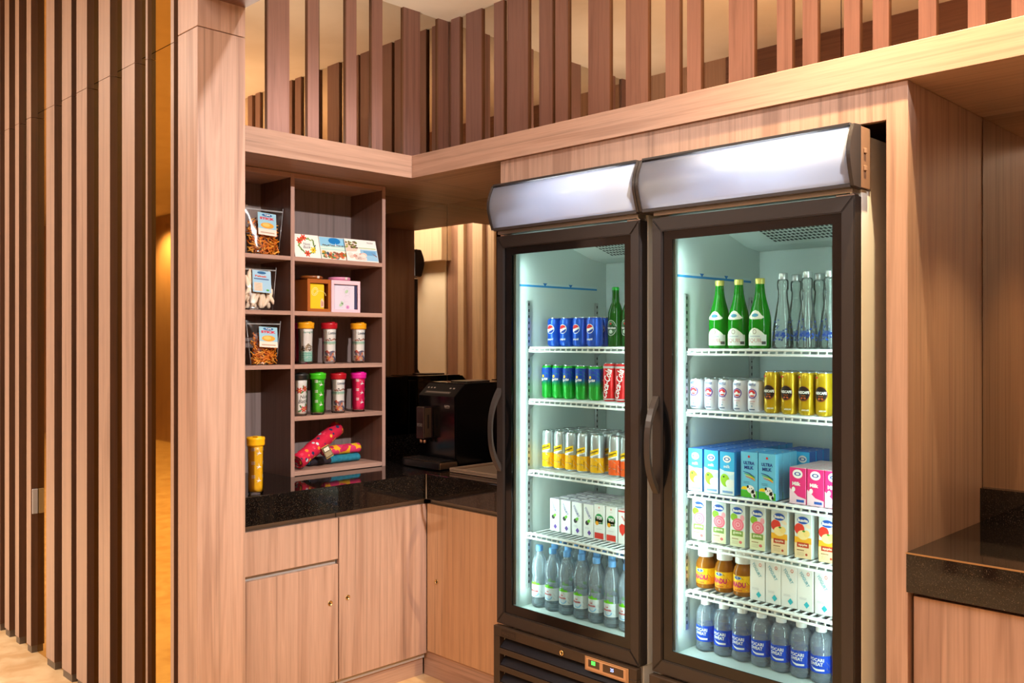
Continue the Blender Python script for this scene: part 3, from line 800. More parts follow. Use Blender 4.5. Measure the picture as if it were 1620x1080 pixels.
# third shelf
silver = P('#B9C0C2', .3, .6, name='silver_can_lacquer')
pr = can('tonic_can', '', .0285, .154, silver, '', design=d_tonic('#F2B20C'))
place(pr, row([869, 887.5, 905.5, 924, 945.5], 2.745, 4, .062, .012), ZLs[2], 'silver and yellow tonic can', 'third shelf, '+LF, 'silver and yellow tonic cans')
pr = can('tonic_can', '', .0285, .154, silver, '', design=d_tonic('#EC5A1C'))
place(pr, row([974.5, 993.5], 2.745, 4, .062), ZLs[2], 'silver and orange tonic can', 'third shelf, '+LF, 'silver and orange tonic cans')
# cartons
def carton(name, label, w_, d_, h, side, top, group, design, flaps=True, cat='carton'):
    t = thing(name, label, cat, (0, 0, 0), 0, group)
    b = MB().box(-w_/2, w_/2, -d_/2, d_/2, 0, h, side, .0012)
    b.box(-w_/2+.0005, w_/2-.0005, -d_/2+.0005, d_/2-.0005, h-.0005, h+.0008, top, 0)
    b.build('carton_body', t)
    if flaps:
        f = MB().box(-w_/2+.001, w_/2-.001, -.0015, .0015, h+.0006, h+.0016, top)
        f.lathe([(.0035, h+.0009), (.0035, h+.0018), (0, h+.0018)], P('#BFC4C6', .3, .7), 10, Matrix.Translation((w_*.28, 0, 0)))
        f.build('top_seam', t)
    p = Print(None, d_/2); design(p, w_, h); p.build('printed_front', t); return t
G1, TXT = ink('#B8BEC6'), ink('#5F6E8C')
def d_yog(c1, c2, fruit=None):
    def f(p, w_, h):
        p.text('YOGURT', -.002, h*.74, .011, c1, 3, width=.052, rot=-58, bold=.02)
        if fruit:
            p.ell(-w_*.12, h*.44, .009, .009, ink('#2F2C34'), 2); p.ell(w_*.05, h*.50, .008, .006, ink('#6CB82E'), 3, rot=30)
        else: p.ell(w_*.2, h*.87, .005, .006, ink('#E89A90'), 2, ri=.55)
        q = .0095; cx, cv = w_*.10, h*.15
        p.poly([(cx-q, cv), (cx, cv+q*1.15), (cx+q, cv), (cx, cv-q*1.15)], c2, 3)
        for k in range(3): p.rect(-w_*.35, h*(.30-.02*k), w_*.1, h*(.306-.02*k), G1, 1)
    return f
def d_yo(p, w_, h):
    p.ell(0, h*.60, .020, .020, ink('#1E9A50'), 2); p.rect(-.020, h*.46, .018, h*.62, ink('#1E9A50'), 2)
    p.text('YO!', 0, h*.63, .014, WHT, 4, width=.028, bold=.05); p.ell(-.010, h*.47, .008, .008, ink('#F2A81E'), 3); p.text('yogurt', .006, h*.50, .004, WHT, 4)
    p.ell(0, h*.92, .003, .004, ink('#E89A90'), 2); p.rect(-.006, h*.83, .006, h*.838, ink('#C9A0A0'), 1)
    p.rect(-.022, h*.03, .022, h*.20, ink('#D8382E'), 1); p.rect(-.014, h*.30, .014, h*.31, G1, 1)
def d_straw(p, w_, h):
    p.rect(-w_*.48, h*.93, w_*.48, h*.98, ink('#D43A3A'), 1); p.text('drink', 0, h*.76, .008, RED, 3, rot=-50)
    p.poly([(-.020, h*.52), (-.008, h*.60), (.010, h*.56), (.016, h*.46), (-.004, h*.24), (-.018, h*.36)], ink('#E23A2C'), 2)
white_card = P('#EEF0EE', .4, name='white_carton')
pr = carton('yogurt_carton', '', .050, .036, .130, white_card, P('#D9D4E2', .4), '', d_yog(ink('#6A6FA8'), ink('#6A4CA0'), True))
place(pr, row([882, 899.5, 917, 935.5], 2.745, 5, .052, .005), ZLs[3], 'white drink carton with dark fruit print', 'fourth shelf, '+LF, 'white fruit cartons')
pr = carton('yogurt_carton', '', .052, .036, .135, white_card, P('#D6DCD6', .4), '', d_yo)
place(pr, row([952.5, 971.5], 2.745, 4, .052), ZLs[3], 'white YO carton with green badge', 'fourth shelf, '+LF, 'YO cartons')
pr = carton('yogurt_carton', '', .052, .036, .130, white_card, P('#E3C9C9', .4), '', d_straw)
place(pr, [(X(991, 2.745), 2.745+.052*k, w_+' row') for k, w_ in enumerate(['front', 'second', 'third'])], ZLs[3], 'white carton with red strawberry', 'fourth shelf, '+LF, 'strawberry cartons')
# mineral water
def water():
    rb = .0305
    pf = [(0, .006), (.018, 0), (.028, .003), (rb, .012), (rb, .030), (.0285, .034), (rb, .038), (rb, .112), (.0275, .120), (.0275, .126), (rb, .134), (rb+.001, .160), (.027, .186), (.018, .206), (.0125, .216), (.0125, .228), (0, .228)]
    t = bottle('water_bottle', '', pf, pet, '', 20, mods=lambda a, z: 1 + (.05*math.cos(5*a) if z < .02 else 0))
    MB().lathe([(.0145, .224), (.0145, .243), (.0130, .246), (0, .246)], P('#6AA8E6', .4, name='light_blue_cap'), 16).build('cap', t)
    p = Print(rb); full = math.pi*rb*.8
    p.rect(-full, .042, full, .092, ink('#E6EDF0'), 1); p.poly([(-.024, .092), (-.014, .103), (-.006, .099), (.002, .108), (.012, .098), (.020, .100), (.026, .092)], ink('#6CCB1E'), 2)
    p.ell(.004, .062, .017, .017, ink('#8CC4EA'), 2, 180, 350, ri=.75); p.ell(.003, .064, .014, .014, ink('#D4E6F2'), 1)
    p.text('Le', .0, .079, .008, ink('#C8202C'), 4, bold=.03); p.text('Minerale', .0, .068, .0085, ink('#C8202C'), 4, width=.034, bold=.03)
    p.build('paper_label', t); return t
place(water(), row([853.5, 874.5, 897, 920, 943.5, 968.5, 992], 2.685, 3, .072, .018), ZLs[4], 'clear water bottle with pale blue cap', 'bottom shelf, '+LF, 'clear water bottles with pale blue caps')

# right fridge, top shelf
def equil():
    rb = .0365
    pf = [(0, .003), (.031, 0), (rb, .005), (rb, .085), (.0355, .105), (.030, .130), (.0215, .160), (.0165, .185), (.0140, .212), (.0140, .222), (0, .222)]
    t = bottle('green_glass_bottle', '', pf, green_glass, '', 24)
    MB().lathe([(.0155, .216), (.0158, .232), (.0145, .235), (0, .235)], P('#D6CE6C', .35, .5, name='pale_gold_cap'), 20).build('screw_cap', t)
    rf = lambda v: rb if v < .085 else (.0355 + (rb-.0355)*(.105-v)/.02 if v < .105 else .0355-(v-.105)*.24)
    p = Print(rf); p.vref = .05
    p.rect(-.040, .010, .040, .046, ink('#E2E4DC'), 1); p.poly([(-.034, .046), (-.024, .056), (-.010, .066), (0, .069), (.010, .066), (.024, .056), (.034, .046)], ink('#E8E6D8'), 1)
    p.text('EQUIL', 0, .026, .015, ink('#B8522E'), 3, width=.054, bold=-.01); p.ell(0, .056, .007, .008, ink('#9C9284'), 2, ri=.7)
    p.rect(-.018, .040, .018, .0415, TXT, 2); p.rect(.024, .014, .038, .024, ink('#4A4A48'), 2)
    p.poly([(-.032, .104), (-.022, .113), (-.012, .124), (0, .128), (.012, .124), (.022, .113), (.032, .104), (.024, .099), (0, .097), (-.024, .099)], ink('#EDEADA'), 1)
    p.ell(0, .111, .013, .006, ink('#4F93B0'), 2)
    p.build('paper_label', t); return t
place(equil(), row([1138.5, 1169, 1202.5], 2.745), ZRs[0], 'green glass water bottle with gold cap', 'top shelf, '+RF, 'green glass bottles with gold caps')
def clearb():
    pf = [(0, .006), (.030, 0), (.0345, .004), (.0345, .018), (.0325, .055), (.0285, .090), (.022, .130), (.0165, .165), (.0150, .190), (.0185, .197), (.0185, .222), (.0140, .232), (0, .232)]
    t = bottle('clear_glass_bottle', '', pf, bglass, '', 24)
    MB().lathe([(.0155, .228), (.0157, .247), (.0142, .250), (0, .250)], P('#BFC5C4', .3, .8), 20).build('screw_cap', t)
    rf = lambda v: .0345 if v < .018 else (.0345-(v-.018)*.054 if v < .055 else .0325-(v-.055)*.114)
    p = Print(rf); p.vref = .04; rnd = random.Random(5); b_ = ink('#1B49A8')
    for k in range(84):
        a = rnd.uniform(-.095, .095); v = .026 + rnd.random()*.022 + (.060*rnd.random()**1.5 if rnd.random() < .6 else 0)
        p.ell(a, v, rnd.uniform(.002, .006), rnd.uniform(.0012, .003), b_, 1, rot=rnd.uniform(-60, 60), n=7)
    for k in range(9): p.poly([(-.012+k*.004, .038), (-.010+k*.004, .038), (-.004+k*.003, .058), (-.0055+k*.003, .058)], b_, 2)
    p.build('blue_print', t); return t
sp_ = [(X(1238.5, 2.76), 2.76, 'leftmost in front row'), (X(1277, 2.745), 2.745, 'middle of front row'), (X(1313, 2.76), 2.76, 'front row by door frame'),
       (X(1259.5, 2.86), 2.86, 'left in back row'), (X(1296, 2.86), 2.86, 'right in back row')]
place(clearb(), sp_, ZRs[0], 'clear glass bottle with blue print', 'top shelf, '+RF, 'clear glass bottles with blue print')
# second shelf
pr = can('milk_can', '', .0268, .105, P('#E2E0EA', .28, .2, name='white_can_lacquer'), '', design=d_bear)
place(pr, row([1104, 1127, 1149, 1172.5, 1196], 2.70, 4, .060, .0), ZRs[1], 'short white milk can', 'second shelf, '+RF, 'short white milk cans')
pr = can('coffee_can', '', .0268, .136, P('#C7A210', .26, .45, name='gold_can_lacquer'), '', design=d_coffee)
place(pr, row([1222, 1249.5, 1277, 1304.5], 2.70, 3, .060, -.004), ZRs[1], 'gold coffee can with brown circle', 'second shelf, '+RF, 'gold coffee cans')
# third shelf
def d_blue(p, w_, h):
    p.rect(-w_*.49, .001, w_*.49, h*.55, ink('#EAF4F4'), 1); p.rect(-w_*.49, h*.45, w_*.49, h*.995, ink('#3FB4E8'), 0)
    p.poly([(-w_*.49, h*.42), (-w_*.49, h*.60), (-.01, h*.56), (w_*.2, h*.46), (w_*.49, h*.50), (w_*.49, h*.36)], ink('#CFEAF8'), 2)
    p.ell(-w_*.12, h*.34, .017, .022, ink('#9ED02C'), 3, rot=20); p.ell(.010, h*.27, .015, .014, WHT, 4); p.ell(-.012, h*.42, .0035, .003, ink('#3A5A20'), 4)
    p.ell(0, h*.83, .015, .012, WHT, 2); p.ell(0, h*.83, .011, .006, ink('#2A5FAE'), 3, ri=.6); p.text('milk', 0, h*.66, .010, WHT, 5)
    p.rect(-w_*.3, h*.05, w_*.4, h*.10, ink('#7FA6D8'), 3)
blue_c = P('#2E8FD2', .35, name='blue_carton'); blue_d = P('#1E5FB4', .35, name='deep_blue_carton')
pr = carton('milk_carton', '', .056, .046, .145, blue_c, P('#2C6FC0', .4), '', d_blue)
place(pr, row([1106, 1131, 1156], 2.683, 8, .0500), ZRs[2], 'blue milk carton with green leaf print', 'third shelf, '+RF, 'blue milk cartons with green leaf')
def d_ultra(p, w_, h):
    p.rect(-w_*.49, .001, w_*.49, h*.16, ink('#4CB82E'), 1); p.ell(-.016, h*.17, .013, .011, ink('#F8D01A'), 1, 0, 180)
    p.text('ULTRA', 0, h*.76, .011, ink('#1A3C8C'), 3, width=.040, bold=.04); p.text('MILK', 0, h*.66, .011, ink('#1A3C8C'), 3, width=.034, bold=.04)
    for k, c in enumerate(['#1A3C8C', '#5CB02A', '#E0D020', '#E86A20']):
        p.poly([(-.022+k*.003, h*.575-k*.0055), (.002+k*.004, h*.545-k*.0055), (.022, h*.47-k*.004), (.022, h*.455-k*.004), (.000+k*.004, h*.525-k*.0055), (-.020+k*.003, h*.560-k*.0055)], ink(c), 3)
    p.ell(0, h*.90, .004, .004, RED, 3); p.rect(-.020, h*.34, .002, h*.35, ink('#4A7898'), 2); p.rect(-.020, h*.31, .002, h*.32, ink('#4A7898'), 2)
    p.ell(.006, h*.19, .014, .013, WHT, 3, rot=-30); p.ell(.016, h*.10, .009, .014, WHT, 3); p.ell(.015, h*.14, .005, .006, BLK, 4); p.ell(-.004, h*.24, .004, .005, BLK, 4); p.ell(.020, h*.06, .004, .006, BLK, 4)
    p.ell(.003, h*.20, .0016, .002, BLK, 5); p.ell(.010, h*.21, .0016, .002, BLK, 5)
pr = carton('milk_carton', '', .062, .044, .150, P('#6CC4E8', .35, name='sky_blue_carton'), P('#4FA8DC', .4), '', d_ultra)
place(pr, row([1190.5, 1219], 2.69, 3, .048), ZRs[2], 'sky blue ULTRA MILK carton', 'third shelf, '+RF, 'sky blue milk cartons')
pr = carton('milk_carton', '', .050, .044, .145, blue_d, P('#2A66BE', .4), '', d_blue)
place(pr, [(X(1245, 2.84)+.058*i, 2.86+.05*k, '%s, %s row' % (['left', 'right'][i], ['front', 'second', 'third'][k])) for k in range(3) for i in range(2)], ZRs[2], 'deep blue milk carton', 'behind sky blue ones, '+RF, 'deep blue milk cartons')
def d_pink(p, w_, h):
    p.poly([(-w_*.49, .001), (w_*.49, .001), (w_*.49, h*.16), (0, h*.22), (-w_*.49, h*.44)], ink('#F6D6E4'), 1)
    p.ell(0, h*.83, .017, .014, WHT, 2); p.ell(0, h*.83, .011, .006, ink('#2A4F9E'), 3, ri=.6); p.text('Milk', -.004, h*.56, .012, WHT, 4, bold=.04)
    p.ell(-.014, h*.40, .006, .008, WHT, 3); p.rect(-.004, h*.06, .022, h*.13, ink('#2F5FB4'), 3)
pr = carton('milk_carton', '', .056, .038, .115, P('#E8307C', .35, name='pink_carton'), P('#C8B0B4', .4), '', d_pink)
place(pr, row([1266.5, 1294.5, 1323], 2.69, 5, .044), ZRs[2], 'pink milk carton', 'third shelf, '+RF, 'pink milk cartons')
# fourth shelf
def d_juice(kind):
    def f(p, w_, h):
        p.ell(0, h*.86, .021, .0125, ink('#1B4FA8'), 3); p.ell(0, h*.86, .021, .0125, ink('#DCE8F4'), 4, ri=.94)
        p.text('Buavita', 0, h*.86, .010, WHT, 5, width=.034, bold=.04)
        if kind == 'guava':
            p.ell(-.013, h*.70, .013, .013, ink('#86B82A'), 1); p.ell(.018, h*.70, .008, .010, ink('#F0A4B0'), 1); p.ell(.002, h*.53, .022, .021, ink('#EC6E84'), 2)
            p.ell(.002, h*.53, .017, .016, ink('#F490A0'), 3, ri=.72); p.ell(.002, h*.53, .009, .008, ink('#F8A8B4'), 4, ri=.5)
            p.rect(-w_*.49, .001, w_*.49, h*.38, ink('#E8E8BE'), 4); p.rect(-.021, h*.255, .021, h*.39, ink('#7E9C48'), 5); p.text('guava', 0, h*.325, .009, ink('#EEF2CC'), 6, width=.032)
            p.ell(.012, h*.12, .006, .005, ink('#D86A6A'), 6)
        else:
            p.ell(-.012, h*.66, .017, .018, ink('#D83A2E'), 1); p.ell(.017, h*.74, .010, .006, ink('#F2DCC0'), 1, rot=-30)
            p.rect(-w_*.49, h*.34, w_*.49, h*.48, ink('#F2B02C'), 1); p.ell(0, h*.53, .019, .015, ink('#F8DE9A'), 2); p.ell(.012, h*.57, .011, .011, ink('#F6D684'), 3); p.ell(.003, h*.62, .005, .003, ink('#3F8A2E'), 4)
            p.rect(-w_*.49, .001, w_*.49, h*.34, ink('#F2D6A8'), 4); p.rect(-.020, h*.25, .020, h*.36, ink('#B8402A'), 5); p.text('apple', 0, h*.305, .009, ink('#F8E8CC'), 6, width=.030)
            p.ell(.012, h*.10, .004, .004, ink('#C0503A'), 6)
        for k in range(5): p.rect(-.020+k*.005, h*.175, -.0165+k*.005, h*.20, ink('#8A5A3A'), 6)
        for k in range(3): p.rect(-.020, h*(.13-.03*k), .004, h*(.137-.03*k), ink('#B0A080'), 6)
    return f
juice_c = P('#DDE6E2', .35, name='pale_carton')
pr = carton('juice_carton', '', .056, .042, .140, juice_c, P('#7FA0CC', .4), '', d_juice('guava'))
place(pr, row([1111, 1142.5, 1172, 1203.5], 2.70, 3, .062), ZRs[3], 'pink guava juice carton', 'fourth shelf, '+RF, 'guava juice cartons')
pr = carton('juice_carton', '', .058, .042, .140, juice_c, P('#7FA0CC', .4), '', d_juice('apple'))
place(pr, row([1238, 1275.5, 1314], 2.70, 3, .062), ZRs[3], 'red apple juice carton', 'fourth shelf, '+RF, 'apple juice cartons')
# fifth shelf
def honey():
    r_ = .0325
    t = bottle('honey_jar', '', [(0, .003), (.028, 0), (r_, .005), (r_, .080), (.029, .092), (.0225, .103), (.0225, .116), (0, .116)], amber, '', 22)
    MB().lathe([(.0265, .108), (.0268, .143), (.025, .147), (0, .147)], P('#EFF0EE', .4), 28, mods=lambda a, z: 1+.012*math.cos(24*a)).build('ribbed_cap', t)
    p = Print(r_); full = math.pi*r_*.9
    p.rect(-full, .016, full, .070, ink('#F6C41A'), 1); p.rect(-full, .016, full, .040, ink('#F29A1E'), 2)
    p.ell(-.003, .062, .014, .006, ink('#3A5A8C'), 3); p.ell(-.003, .062, .014, .006, ink('#BFD4DC'), 4, ri=.85); p.text('TJ', -.003, .062, .006, WHT, 5)
    p.text('MADU', 0, .040, .018, ink('#C2285A'), 4, width=.050, bold=.05); p.text('HONEY', 0, .022, .005, ink('#A83A1C'), 4, width=.03)
    p.build('paper_label', t); return t
place(honey(), row([1116.5, 1146.5, 1176], 2.715, 2, .072), ZRs[4], 'amber honey jar with white cap', 'fifth shelf, '+RF, 'amber honey jars')
pr = carton('yogurt_carton', '', .054, .036, .136, white_card, P('#B8CCC8', .4), '', d_yog(ink('#74B8C8'), ink('#38B8C6')))
place(pr, row([1202.5, 1227.5, 1252.5, 1278, 1306], 2.705, 3, .050), ZRs[4], 'white drink carton with turquoise diamond', 'fifth shelf, '+RF, 'white cartons with turquoise diamond')
# bottom
def sweat():
    r_ = .0335
    pf = [(0, .006), (.020, 0), (.030, .003), (r_, .012), (r_, .028), (.0325, .032), (r_, .036), (r_, .094), (.0322, .098), (r_, .102), (r_, .120), (.0310, .136), (.0235, .150), (.0150, .157), (.0150, .163), (0, .163)]
    t = bottle('drink_bottle', '', pf, pet_cloudy, '', 22, mods=lambda a, z: 1 + (.06*math.cos(5*a) if z < .02 else 0))
    MB().lathe([(.0168, .158), (.0170, .173), (.0155, .176), (0, .176)], P('#F2F3F4', .4), 18).build('cap', t)
    p = Print(r_); full = math.pi*r_*.98
    p.rect(-full, .036, full, .090, ink('#0448C8'), 1); p.text('POCARI', 0, .0765, .0105, WHT, 3, width=.046, bold=.03); p.text('SWEAT', -.001, .0635, .0105, WHT, 3, width=.042, bold=.03)
    p.poly([(-.022, .0565), (-.012, .051), (0, .0485), (.024, .049), (.024, .043), (0, .042), (-.012, .0465)], WHT, 3)
    p.build('blue_label', t); return t
place(sweat(), row([1117, 1145.5, 1174.5, 1205, 1236, 1268, 1299.5, 1334], 2.715, 3, .072, .012), ZRs[5], 'white-capped bottle with bright blue label', 'bottom, '+RF, 'bottles with bright blue labels')
#SECTION3
# ------------------------------------------------------------------ coffee machine
cm = thing('coffee_machine', 'black bean-to-cup coffee machine on the corner worktop', 'coffee machine', (-3.268, 2.77, CZ))
cblk = P('#0B0A0B', .18, name='glossy_black_plastic'); cdk = P('#191112', .3)
b = MB(); hw = .131
side = [(.0, .045), (-.004, .335), (.058, .388), (.40, .388), (.40, .012), (.02, .012), (.02, .045)]
b.prism(side, 'x', -hw, hw, cblk)
bmesh.ops.bevel(b.bm, geom=[e for e in b.bm.edges if abs(e.verts[0].co.x - e.verts[1].co.x) < 1e-5], offset=.005, segments=2, affect='EDGES')
b.build('machine_body', cm)
nx = Matrix.Rotation(math.atan2(.053, .062), 4, 'X')
cp = MB(); cp.prism([(-.0055, .334), (-.003, .331), (.060, .384), (.0575, .389)], 'x', -hw+.004, hw-.004, P('#141112', .55, spec=.2)); cpo = cp.build('control_panel', cm)
ic = MB()
def on_panel(cx, q, wd, ht, m):
    """small icon on the slanted panel; q runs 0 bottom to 1 top"""
    y = -.0055 + .063*q - .001; z = .334 + .055*q + .001; dy, dz = .7627, .6466
    ic.face([(cx-wd/2, y-dy*ht/2, z-dz*ht/2), (cx+wd/2, y-dy*ht/2, z-dz*ht/2), (cx+wd/2, y+dy*ht/2, z+dz*ht/2), (cx-wd/2, y+dy*ht/2, z+dz*ht/2)], m)
lt = P('#C9B8A8', .4)
for cx, wd in ((-.098, .010), (-.076, .010), (-.054, .010), (.060, .012), (.084, .012)): on_panel(cx, .62, wd, .007, lt)
on_panel(-.006, .26, .176, .014, P('#8A7C72', .4)); on_panel(-.006, .26, .172, .0115, P('#161214', .5, spec=.2))
for k in range(14): on_panel(-.082+k*.0118, .27, .006, .005, lt)
ic.build('panel_icons', cpo, kind='stuff')
tp = MB().box(-hw+.008, hw-.008, .07, .39, .388, .394, cblk, .002).box(-.02, .09, .10, .26, .394, .402, cdk, .003); tp.build('bean_lid', cm)
so_ = MB(); so_.box(-.086, -.030, -.056, .004, .130, .282, P('#2A1A1C', .25), .004); so_.box(-.0302, -.029, -.048, -.010, .138, .276, P('#6A5848', .3, .6), .0005)
so_.box(-.0292, -.0282, -.034, -.024, .180, .244, P('#1A1414', .4), .0004)
spo = so_.build('milk_spout', cm)
for x in (-.071, -.046):
    MB().lathe([(0, 0), (.006, 0), (.008, .006), (.0085, .022), (0, .022)], P('#D8A88A', .25, .8, name='copper_nozzle'), 14, Matrix.Translation((x, -.036, .110))).build('nozzle', spo)
p = Print(None, .0565); p.rect(-.077, .190, -.039, .204, ink('#8A7C78'), 1); p.rect(-.075, .192, -.041, .202, ink('#2A1A1C'), 2); p.text("De'Longhi", -.058, .197, .0055, ink('#B0A49C'), 3, width=.030); p.build('maker_badge', spo)
p = Print(None, .0045); p.text('ELETTA', .078, .288, .009, ink('#C0B4AA'), 2, width=.036); p.rect(.062, .279, .095, .2805, ink('#8A7C72'), 2); p.build('printed_name', cm)
dt = MB(); dt.box(-.150, .122, -.090, .035, .002, .038, P('#0E0D0E', .2), .004); dt.box(.119, .1235, -.085, .03, .006, .036, P('#9A7E64', .25, .8), .001)
dt.box(-.146, .116, -.086, .03, .038, .0415, P('#5A5048', .3, .9), .001); dto = dt.build('drip_tray', cm)
dg = MB()
for k in range(13): dg.box(-.138+k*.0205, -.128+k*.0205, -.078, .024, .0414, .0424, blk_matt)
dg.build('tray_slots', dto, kind='stuff')
MB().box(.1275, .1285, .10, .16, .03, .26, P('#3A3028', .3, .7), .0003).build('side_vent', cm)
MB().box(-hw, hw, .40, .41, .02, .37, blk_matt, .002).build('back_cover', cm)
for x in (-.10, .10): MB().lathe([(0, 0), (.012, 0), (.012, .014), (0, .014)], blk_matt, 12, Matrix.Translation((x, .32, 0))).build('foot', cm)
st_ = MB(); st_.box(-3.10, -2.70, 2.70, 2.98, CZ, CZ+.008, P('#B49A80', .3, .3), .003)
for q in ((-3.10, -2.70, 2.70, 2.71), (-3.10, -2.70, 2.97, 2.98), (-3.10, -3.09, 2.71, 2.97), (-2.71, -2.70, 2.71, 2.97)): st_.box(*q, CZ+.008, CZ+.020, P('#B49A80', .3, .3), .002)
tag(st_.build('serving_tray'), 'low beige tray on the worktop between coffee machine and fridge', 'tray')

# ------------------------------------------------------------------ tumblers
def tumbler(name, label, h, lid, body, group, pos, design=None, r=.0345, rzz=90):
    t = thing(name, label, 'tumbler', pos, R(rzz), group)
    rf = lambda v: r*(.93 + .07*(v/h)**1.0 + .035*math.sin(math.pi*min(1, v/(h*.85)))*-1)
    k = h*.86
    MB().lathe([(0, .004), (r*.80, 0), (r*.90, .003)] + [(rf(k*i/8), max(.004, k*i/8)) for i in range(1, 9)], cup_film, 24).build('outer_wall', t)
    MB().lathe([(0, .010), (rf(.01)-.003, .010)] + [(rf(k*i/8)-.0022, .010 + (k-.010)*i/8) for i in range(1, 9)] + [(0, k)], body, 24).build('printed_insert', t)
    l = MB(); l.lathe([(0, k-.002), (r*1.03, k-.002), (r*1.07, k+.004), (r*1.07, h-.012), (r*1.10, h-.010), (r*1.10, h-.004), (r*1.03, h), (r*.8, h-.003), (0, h-.003)], lid, 28)
    l.box(-.010, .010, -r*1.0, r*.2, h-.004, h+.004, lid, .002); l.box(-.003, .003, r*.3, r*.36, h-.0032, h-.001, blk_matt, 0)
    l.build('lid', t)
    if design:
        rf2 = lambda v: rf(v)-.0020
        p = Print(rf2); p.vref = h*.4; design(p, h, r); p.build('print', t)
    return t
teal = ink('#86C8B4')
def d_beach(p, h, r):
    rnd = random.Random(3); full = math.pi*r*.85
    p.text('Lombok', 0, h*.75, .013, ink('#5A6A78'), 2, width=.042, shear=.3)
    p.rect(-full, h*.49, full, h*.54, ink('#A8D0BE'), 1); p.rect(-full, h*.47, full, h*.49, ink('#D4E2C4'), 1)
    for k in range(16): p.ell(-.032+k*.0042, h*.56+rnd.random()*.010, .0042, .003, ink(rnd.choice(['#8A5A4A', '#5A4A48', '#C4887A'])), 2, n=6)
    for k in range(64): p.ell(rnd.uniform(-.036, .036), h*(.08+.22*rnd.random()), rnd.uniform(.003, .008), rnd.uniform(.003, .007), ink(rnd.choice(['#D8583A', '#E8946A', '#7A6A78', '#D8B060', '#B04A3A', '#4A5A78', '#C8A8B0'])), 2+k % 2, n=7)
def d_sea(p, h, r):
    rnd = random.Random(4); full = math.pi*r*.85
    p.text('Spring Hills', 0, h*.76, .011, ink('#7CB4A4'), 2, width=.052)
    p.rect(-full, h*.06, full, h*.30, teal, 1)
    for k in range(5): p.rect(-full, h*(.09+.045*k), full, h*(.10+.045*k), ink('#DCEFE4'), 2)
    for k in range(44): p.ell(rnd.uniform(-.034, .034), h*(.32+.11*rnd.random()), rnd.uniform(.003, .008), rnd.uniform(.0015, .004), ink(rnd.choice(['#6A5A4A', '#3A3A38', '#B8A488', '#8A6A4A'])), 2, n=6)
    p.poly([(-.018, h*.42), (-.006, h*.50), (.004, h*.45), (.012, h*.42)], ink('#9A8468'), 2)
def d_pale(p, h, r):
    for i in range(3):
        v = h*(.24+.24*i)
        p.poly([(-.010, v-.007), (-.003, v+.003), (-.003, v+.017), (.0002, v+.004), (.010, v-.001), (.000, v-.002)], WHT, 2); p.poly([(-.003, v-.002), (-.013, v+.003), (-.0035, v+.003)], WHT, 2)
        for s_ in (-1, 1):
            for k in range(3): p.rect(s_*.023-.007, v+.010+k*.0045, s_*.023+.007, v+.0125+k*.0045, WHT, 2)
def flower(p, cu, cv, q, m, core):
    for k in range(6):
        a = R(60*k); p.ell(cu+math.cos(a)*q*.55, cv+math.sin(a)*q*.55, q*.5, q*.24, m, 2, rot=60*k, n=8)
    p.ell(cu, cv, q*.22, q*.22, core, 4, n=8)
def d_floral(p, h, r):
    g_ = ink('#4E8A4A'); red_ = ink('#D8483E')
    for cu, cv in ((.006, .64), (-.020, .60), (.0, .16), (.022, .2)): flower(p, cu, h*cv, .0145, red_, ink('#F2C84A'))
    for cu, cv, rt in ((-.008, .56, 40), (.018, .56, -40), (-.014, .22, 120), (.010, .26, 80), (-.018, .12, 20), (-.002, .68, 100)): p.ell(cu, h*cv, .009, .0034, g_, 2, rot=rt, n=8)
    p.text('Nusa', .004, h*.46, .015, BLK, 3, shear=.3, bold=0, rot=8); p.text('Batik', .0, h*.35, .016, BLK, 3, shear=.3, bold=0, rot=4)
z3, z4 = -.1005, -.3275
xt = -3.545
cwhite = P('#F3EEE6', .35, name='white_insert')
yl, rl, pk, bkl = P('#F2A81A', .35), P('#B81424', .35), P('#E81E9C', .35), P('#1A1A1A', .4)
tumbler('tumbler', 'tumbler with yellow lid and green sea print, upper tumbler shelf', .186, yl, cwhite, '', (xt, Y(483.8, xt), z3), d_sea)
tumbler('tumbler', 'tumbler with red lid and beach print, upper tumbler shelf', .186, rl, cwhite, '', (xt, Y(520.8, xt), z3), d_beach)
tumbler('tumbler', 'tumbler with yellow lid and beach print, upper tumbler shelf', .186, yl, cwhite, '', (xt, Y(567, xt), z3), d_beach)
tumbler('tumbler', 'pink-lidded tumbler hidden behind the green sea print one', .186, pk, P('#E8206A', .35), '', (-3.64, Y(474, -3.64)+.010, z3), d_pale)
x4 = -3.512
tumbler('tumbler', 'white floral tumbler with black lid, lower tumbler shelf', .186, bkl, cwhite, '', (x4, Y(473.5, x4)+.004, z4), d_floral)
tumbler('tumbler', 'bright green tumbler with white bird print, lower tumbler shelf', .186, P('#3FC41E', .3), P('#3CB818', .35), '', (x4, Y(502.5, x4), z4), d_pale)
tumbler('tumbler', 'tumbler with red lid and beach print, lower tumbler shelf', .182, rl, cwhite, '', (x4-.02, Y(535, x4-.02), z4), d_beach)
tumbler('tumbler', 'hot pink tumbler with magenta lid, lower tumbler shelf', .182, pk, P('#E6185A', .35), '', (x4-.02, Y(567, x4-.02), z4), d_pale)
xy = -3.188
tumbler('tumbler', 'tall yellow tumbler standing on the granite beside the pillar', .219, P('#EFB510', .35), P('#F0B40C', .35), '', (xy, Y(404.5, xy), CZ+.0005), d_pale, r=.032)

